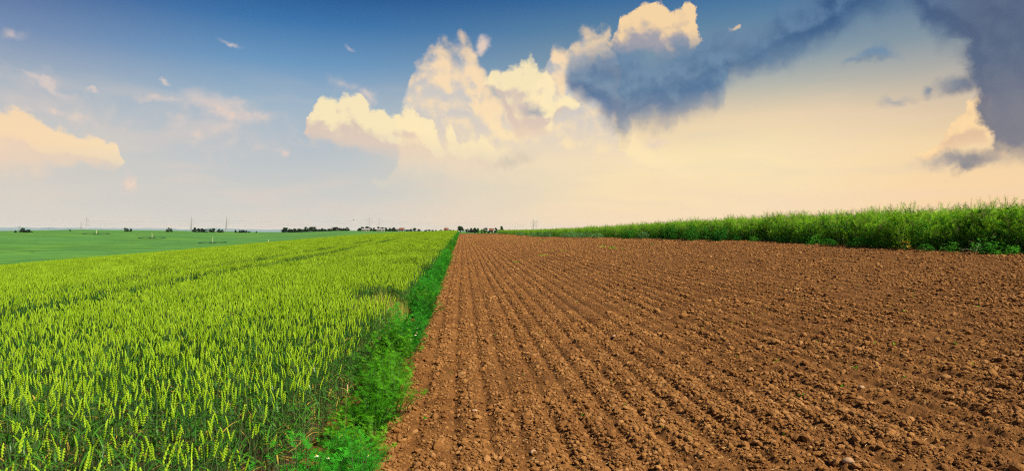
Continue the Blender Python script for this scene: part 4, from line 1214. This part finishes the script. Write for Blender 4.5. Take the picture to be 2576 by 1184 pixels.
# houses
def house(px, r_, w_, l_, hw, hr, rz, label, sink=0.0, roof=None):
    x, y, z = far_place(px, r_)
    t = thing('house', label, 'house', (x, y, z - 0.2 - sink), rz)
    b = MB(); b.box((0, 0, hw / 2), (w_ / 2, l_ / 2, hw / 2))
    b.add([(-w_ / 2, -l_ / 2, hw), (w_ / 2, -l_ / 2, hw), (0, -l_ / 2, hw + hr * .94), (-w_ / 2, l_ / 2, hw), (w_ / 2, l_ / 2, hw), (0, l_ / 2, hw + hr * .94)], [(0, 1, 2), (4, 3, 5)])
    link('wall', b.mesh('wall', [M_WALL]), t)
    ov = 0.4; rb = MB(); th_ = 0.18
    for s in (-1, 1):
        e = (s * (w_ / 2 + ov), hw - ov * hr / (w_ / 2))
        rb.add([(0, -l_ / 2 - ov, hw + hr), (0, l_ / 2 + ov, hw + hr), (e[0], l_ / 2 + ov, e[1]), (e[0], -l_ / 2 - ov, e[1]),
                (0, -l_ / 2 - ov, hw + hr + th_), (0, l_ / 2 + ov, hw + hr + th_), (e[0], l_ / 2 + ov, e[1] + th_), (e[0], -l_ / 2 - ov, e[1] + th_)],
               [(0, 1, 2, 3), (7, 6, 5, 4), (0, 3, 7, 4), (1, 5, 6, 2), (3, 2, 6, 7)])
    rf = link('roof', rb.mesh('roof', [roof or M_ROOF]), t)
    c = MB(); c.box((w_ * .15, l_ * .2, hw + hr * .95), (0.35, 0.35, 0.8)); link('chimney', c.mesh('chimney', [M_ROOF]), rf)
    for s in (-1, 1):
        for k in range(3):
            g = MB(); g.box((s * (w_ / 2 + 0.03), (-0.3 + 0.3 * k) * l_, hw * .55), (0.05, 0.5, 0.6)); wn = link('window', g.mesh('window', [M_GLASS]), t)
            sl = MB(); sl.box((s * (w_ / 2 + 0.08), (-0.3 + 0.3 * k) * l_, hw * .55 - 0.66), (0.12, 0.6, 0.05)); link('sill', sl.mesh('sill', [M_WALL]), wn)
    for s in (-1, 1):
        g = MB(); g.box((0.2 * w_ * s, s * (-l_ / 2 - 0.03), hw * .58), (0.5, 0.05, 0.6)); link('window', g.mesh('window', [M_GLASS]), t)
    g = MB(); g.box((-0.2 * w_, -l_ / 2 - 0.03, 1.05), (0.5, 0.05, 1.05)); link('door', g.mesh('door', [M_DOOR]), t)
    return t
M_ROOFX = plain('orange_tile', (0.72, 0.22, 0.08), 0.85, 0.2, 0.1, 1.2)
M_ROOFG = plain('grey_roof', (0.30, 0.30, 0.31), 0.8, 0.2, 0.1, 1.2)
M_GREENW = plain('green_cladding', (0.10, 0.42, 0.24), 0.7, 0.3, 0.05, 1.0)
house(1177, 790, 5, 6, 2.3, 1.9, R(80), 'white house with a dark red roof behind the wheat crest, left of the green shed')
house(1307, 780, 4.5, 4.8, 2.5, 1.9, R(80), 'white house with an orange roof just above the wheat crest')
house(1440, 660, 4.2, 4.4, 2.6, 1.6, R(75), 'white house with a dull red roof between trees at the end of the soil')
house(1075, 760, 4, 6, 2.0, 1.2, R(80), 'long white grey-roofed building under the left middle pylon', 0, M_ROOFG)
house(1067, 755, 4, 5, 2.0, 1.0, R(85), 'small white outbuilding left of the long white building', 0, M_ROOFG)
house(1112, 757, 4, 6, 2.1, 1.0, R(80), 'white building with a grey roof under the right middle pylon, left of the pair', 0, M_ROOFG)
house(1120, 757, 4, 6, 2.1, 0.8, R(95), 'white building with a grey roof under the right middle pylon, right of the pair', 0, M_ROOFG)
t_ = house(1187, 790, 5, 5, 2.0, 0.8, R(85), 'small green shed right of the dark red roofed house', 0, M_ROOFG)
for c in t_.children:
    if c.name.startswith('wall'):
        c.data.materials.clear(); c.data.materials.append(M_GREENW)

# pylons
def pylon_parts(H):
    lat = MB(); w0, w1 = H * 0.075, H * 0.012
    def wd(z): return w0 + (w1 - w0) * min(1, z / (H * 0.66)) if z < H * .66 else w1 * (1 - 0.8 * (z - H * .66) / (H * .34))
    zs = [0, .12, .23, .33, .42, .50, .58, .66, .74, .82, .90, 1.0]
    for sx in (-1, 1):
        for sy in (-1, 1):
            lat.tube([(sx * wd(H * z), sy * wd(H * z), H * z) for z in zs], [H * .0045] * len(zs), 4)
    for a, b_ in zip(zs[:-1], zs[1:]):
        wa, wb = wd(H * a), wd(H * b_)
        for (ax, ay), (bx, by) in (((-1, -1), (1, -1)), ((1, -1), (1, 1)), ((1, 1), (-1, 1)), ((-1, 1), (-1, -1))):
            lat.tube([(ax * wa, ay * wa, H * a), (bx * wb, by * wb, H * b_)], [H * .0022] * 2, 3)
            lat.tube([(bx * wa, by * wa, H * a), (ax * wb, ay * wb, H * b_)], [H * .0022] * 2, 3)
    arms = []
    for z, L in ((0.66, .13), (.76, .17), (.86, .12)):
        m = MB()
        for s in (-1, 1):
            for sy in (-1, 1):
                m.tube([(0, sy * H * .012, H * z), (s * H * L, 0, H * z)], [H * .0036] * 2, 3)
                m.tube([(0, sy * H * .008, H * (z + .035)), (s * H * L, 0, H * z)], [H * .0022] * 2, 3)
        arms.append((m.mesh('crossarm', [M_STEEL]), z, L))
    ins = []
    for z, L in ((0.66, .13), (.76, .17), (.86, .12)):
        for s in (-1, 1):
            q = MB(); q.tube([(s * H * L, 0, H * z), (s * H * L, 0, H * z - H * .03)], [H * .004, H * .004], 5); ins.append((q.mesh('insulator', [M_GLASS]), z))
    return lat.mesh('lattice', [M_STEEL]), arms, ins
PH = 40.0
PY = pylon_parts(PH)
# column, top row, distance, turn of the arms, label
PYL = [(237, 647, 2350, 65, 'smaller lattice pylon, left of the pair on the left skyline'), (253, 632, 1850, 40, 'taller three-armed lattice pylon, right of the pair on the left skyline'), (560, 633, 1900, 60, 'lattice pylon left of the hedgerow bushes, first of the spaced pair'),
       (663, 633, 1900, 65, 'lattice pylon between the hedgerow bushes, second of the spaced pair'), (1082, 630, 1780, 92, 'slim lattice pylon, taller of the two above the middle tree row'), (1111, 634, 1950, 92, 'slim lattice pylon, shorter of the two above the middle tree row'),
       (1562, 639, 1900, 60, 'lattice pylon, left of the pair above the rapeseed'), (1571, 642, 2100, 88, 'thin lattice pylon, right of the pair above the rapeseed')]
TOPS = []
for px, top, r_, rz, lb in PYL:
    x, y, z = far_place(px, r_); d = depth(px, r_)
    zt = EYE + (671 - top) / 1834 * d
    k = (zt - z) / PH
    az = view_dir(px)
    t = thing('pylon', lb, 'pylon', (x, y, z), -az + R(90 - rz) , 'power pylons', None, (k * .85, k * .85, k))
    link('lattice', PY[0], t)
    am = []
    for me, z_, L in PY[1]:
        am.append((link('crossarm', me, t), z_))
    for me, z_ in PY[2]:
        par = [a for a, za in am if za == z_][0]
        link('insulator', me, par)
    TOPS.append((Vector((x, y, z)), k, -az + R(90 - rz)))
def wire(i, j, s, zf, L, label, group):
    def tip(q):
        p, k, a = TOPS[q]
        return p + Vector((math.cos(a) * s * L * PH * k * .85, math.sin(a) * s * L * PH * k * .85, PH * k * (zf - .03)))
    a, b_ = tip(i), tip(j); sag = (a - b_).length * 0.018
    pts = [a.lerp(b_, t / 14) - Vector((0, 0, sag * 4 * (t / 14) * (1 - t / 14))) for t in range(15)]
    c0 = pts[0].copy()
    m = MB(); m.tube([p - c0 for p in pts], [0.11] * 15, 3)
    thing('power_line', label, 'power line', tuple(c0), 0, group, m.mesh('power_line', [M_WIRE]))
NM = ('lowest', 'middle', 'upper')
for i, j, where in ((1, 2, 'from the left tall pylon to the spaced pair'), (2, 3, 'between the spaced pair of pylons'), (3, 4, 'left of the slim middle pylons'), (5, 6, 'right of the slim middle pylons')):
    for q, (z_, L) in enumerate(((0.66, .13), (.76, .17), (.86, .12))):
        for s in ((-1, 1) if False else (1,)):
            wire(i, j, s, z_, L, NM[q] + ' of the thin sagging power lines ' + where, 'power lines')

# lone wooden pole and marker posts in the far crop
def post(px, base, top, r_, rad, mat, name, label, cat, arm=False):
    x, y, z = far_place(px, r_); d = depth(px, r_)
    h = (base - top) / 1834 * d
    t = thing(name, label, cat, (x, y, z), -view_dir(px))
    b = MB(); b.tube([(0, 0, -0.3), (0, 0, h * .5), (0, 0, h)], [rad, rad * .9, rad * .75], 8, 0, True); link('shaft', b.mesh('shaft', [mat]), t)
    c = MB()
    if arm:
        c.box((0, 0, h - 0.5), (1.0, 0.08, 0.08)); link('crossarm', c.mesh('crossarm', [mat]), t)
    else:
        c.tube([(0, 0, h), (0, 0, h + 0.35)], [rad * 1.5, rad * 0.3], 8, 0, True); link('cap', c.mesh('cap', [mat]), t)
    return x, y, z
def ray_far(px, py):
    """where the line of sight through that place of the photograph meets the far slope"""
    az = view_dir(px)
    for q in range(300, 900, 2):
        x, y = q * math.sin(az), q * math.cos(az)
        if float(ground_z(x, y)) >= EYE - (py - 671) / 1834 * depth(px, q): return float(q)
    return 700.0
post(56, 676, 657, 735, 0.16, M_WOOD, 'utility_pole', 'lone wooden pole with a crossarm on the far left skyline', 'pole', True)
for px, base, top, lb in ((623, 711, 696, 'pale marker post standing nearest in the far green field'), (445, 697, 684, 'pale marker post in the middle of the far green field'), (282, 685, 675, 'faint pale marker post highest and leftmost in the far green field'), (786, 711, 703, 'short pale marker post close above the wheat crest')):
    q = ray_far(px, base)
    x, y, z = post(px, base, top, q, 0.13, M_POSTY, 'marker_post', lb, 'post')
    if px == 786: continue
    # sprayer tracks curving round the post
    a_ = np.linspace(0, 2 * math.pi, 73); R1 = np.array([9.0, 10.6])
    A, Q = np.meshgrid(a_, R1)
    gx, gy = x + Q * np.cos(A), y + Q * np.sin(A)
    struct('crop_track', grid_mesh('crop_track', gx, gy, ground_z(gx, gy) + 0.35, M_TRACK))
    A, Q = np.meshgrid(a_, np.array([0.6, 3.0])); gx, gy = x + Q * np.cos(A), y + Q * np.sin(A)
    struct('crop_track', grid_mesh('crop_track', gx, gy, ground_z(gx, gy) + 0.35, M_TRACK))

# bird over the middle trees
v = Vector(((1035 - 1500.0) / 1834.0, 1.0, (689.5 - 644) / 1834.0))
v = Matrix.Rotation(R(YAW), 3, 'Z') @ (Matrix.Rotation(R(PITCH), 3, 'X') @ v)
t = thing('bird', 'tiny dark bird flying above the middle tree row', 'bird', tuple(Vector((0, 0, EYE)) + v * 170), 0.6)
b = MB(); b.tube([(-0.16, 0, 0), (-0.05, 0, 0.01), (0.08, 0, 0.01), (0.17, 0, 0.02), (0.21, 0, 0.015)], [0.012, 0.045, 0.05, 0.03, 0.004], 8); link('body', b.mesh('body', [M_BIRD], True), t)
for s in (-1, 1):
    b = MB(); b.add([(-0.05, s * .03, .03), (0.09, s * .03, .03), (0.05, s * .22, .12), (-0.04, s * .22, .11), (-0.06, s * .42, .05), (-0.09, s * .40, .05), (-0.05, s * .03, .02), (0.09, s * .03, .02), (0.05, s * .22, .11), (-0.04, s * .22, .10), (-0.06, s * .42, .045), (-0.09, s * .40, .045)],
                    [(0, 1, 2, 3), (3, 2, 4, 5), (6, 9, 8, 7), (9, 11, 10, 8), (1, 7, 8, 2), (2, 8, 10, 4), (0, 3, 9, 6), (3, 5, 11, 9)])
    link('wing', b.mesh('wing', [M_BIRD]), t)

# ------------------------------------------------------------------ air
hz, t = new_mat('haze')
pv = t.new('ShaderNodeVolumePrincipled')
pv.inputs['Color'].default_value = (0.92, 0.96, 1.0, 1)
pv.inputs['Density'].default_value = 2.2e-5
pv.inputs['Anisotropy'].default_value = 0.0
o = t.new('ShaderNodeOutputMaterial'); t.l.new(pv.outputs[0], o.inputs['Volume'])
b = MB(); b.box((0, 0, 9.0), (11900, 11900, 45.0))
HZ = struct('haze', b.mesh('haze', [hz]), 'stuff', 'thin pale haze lying over the distant plain', 'haze')
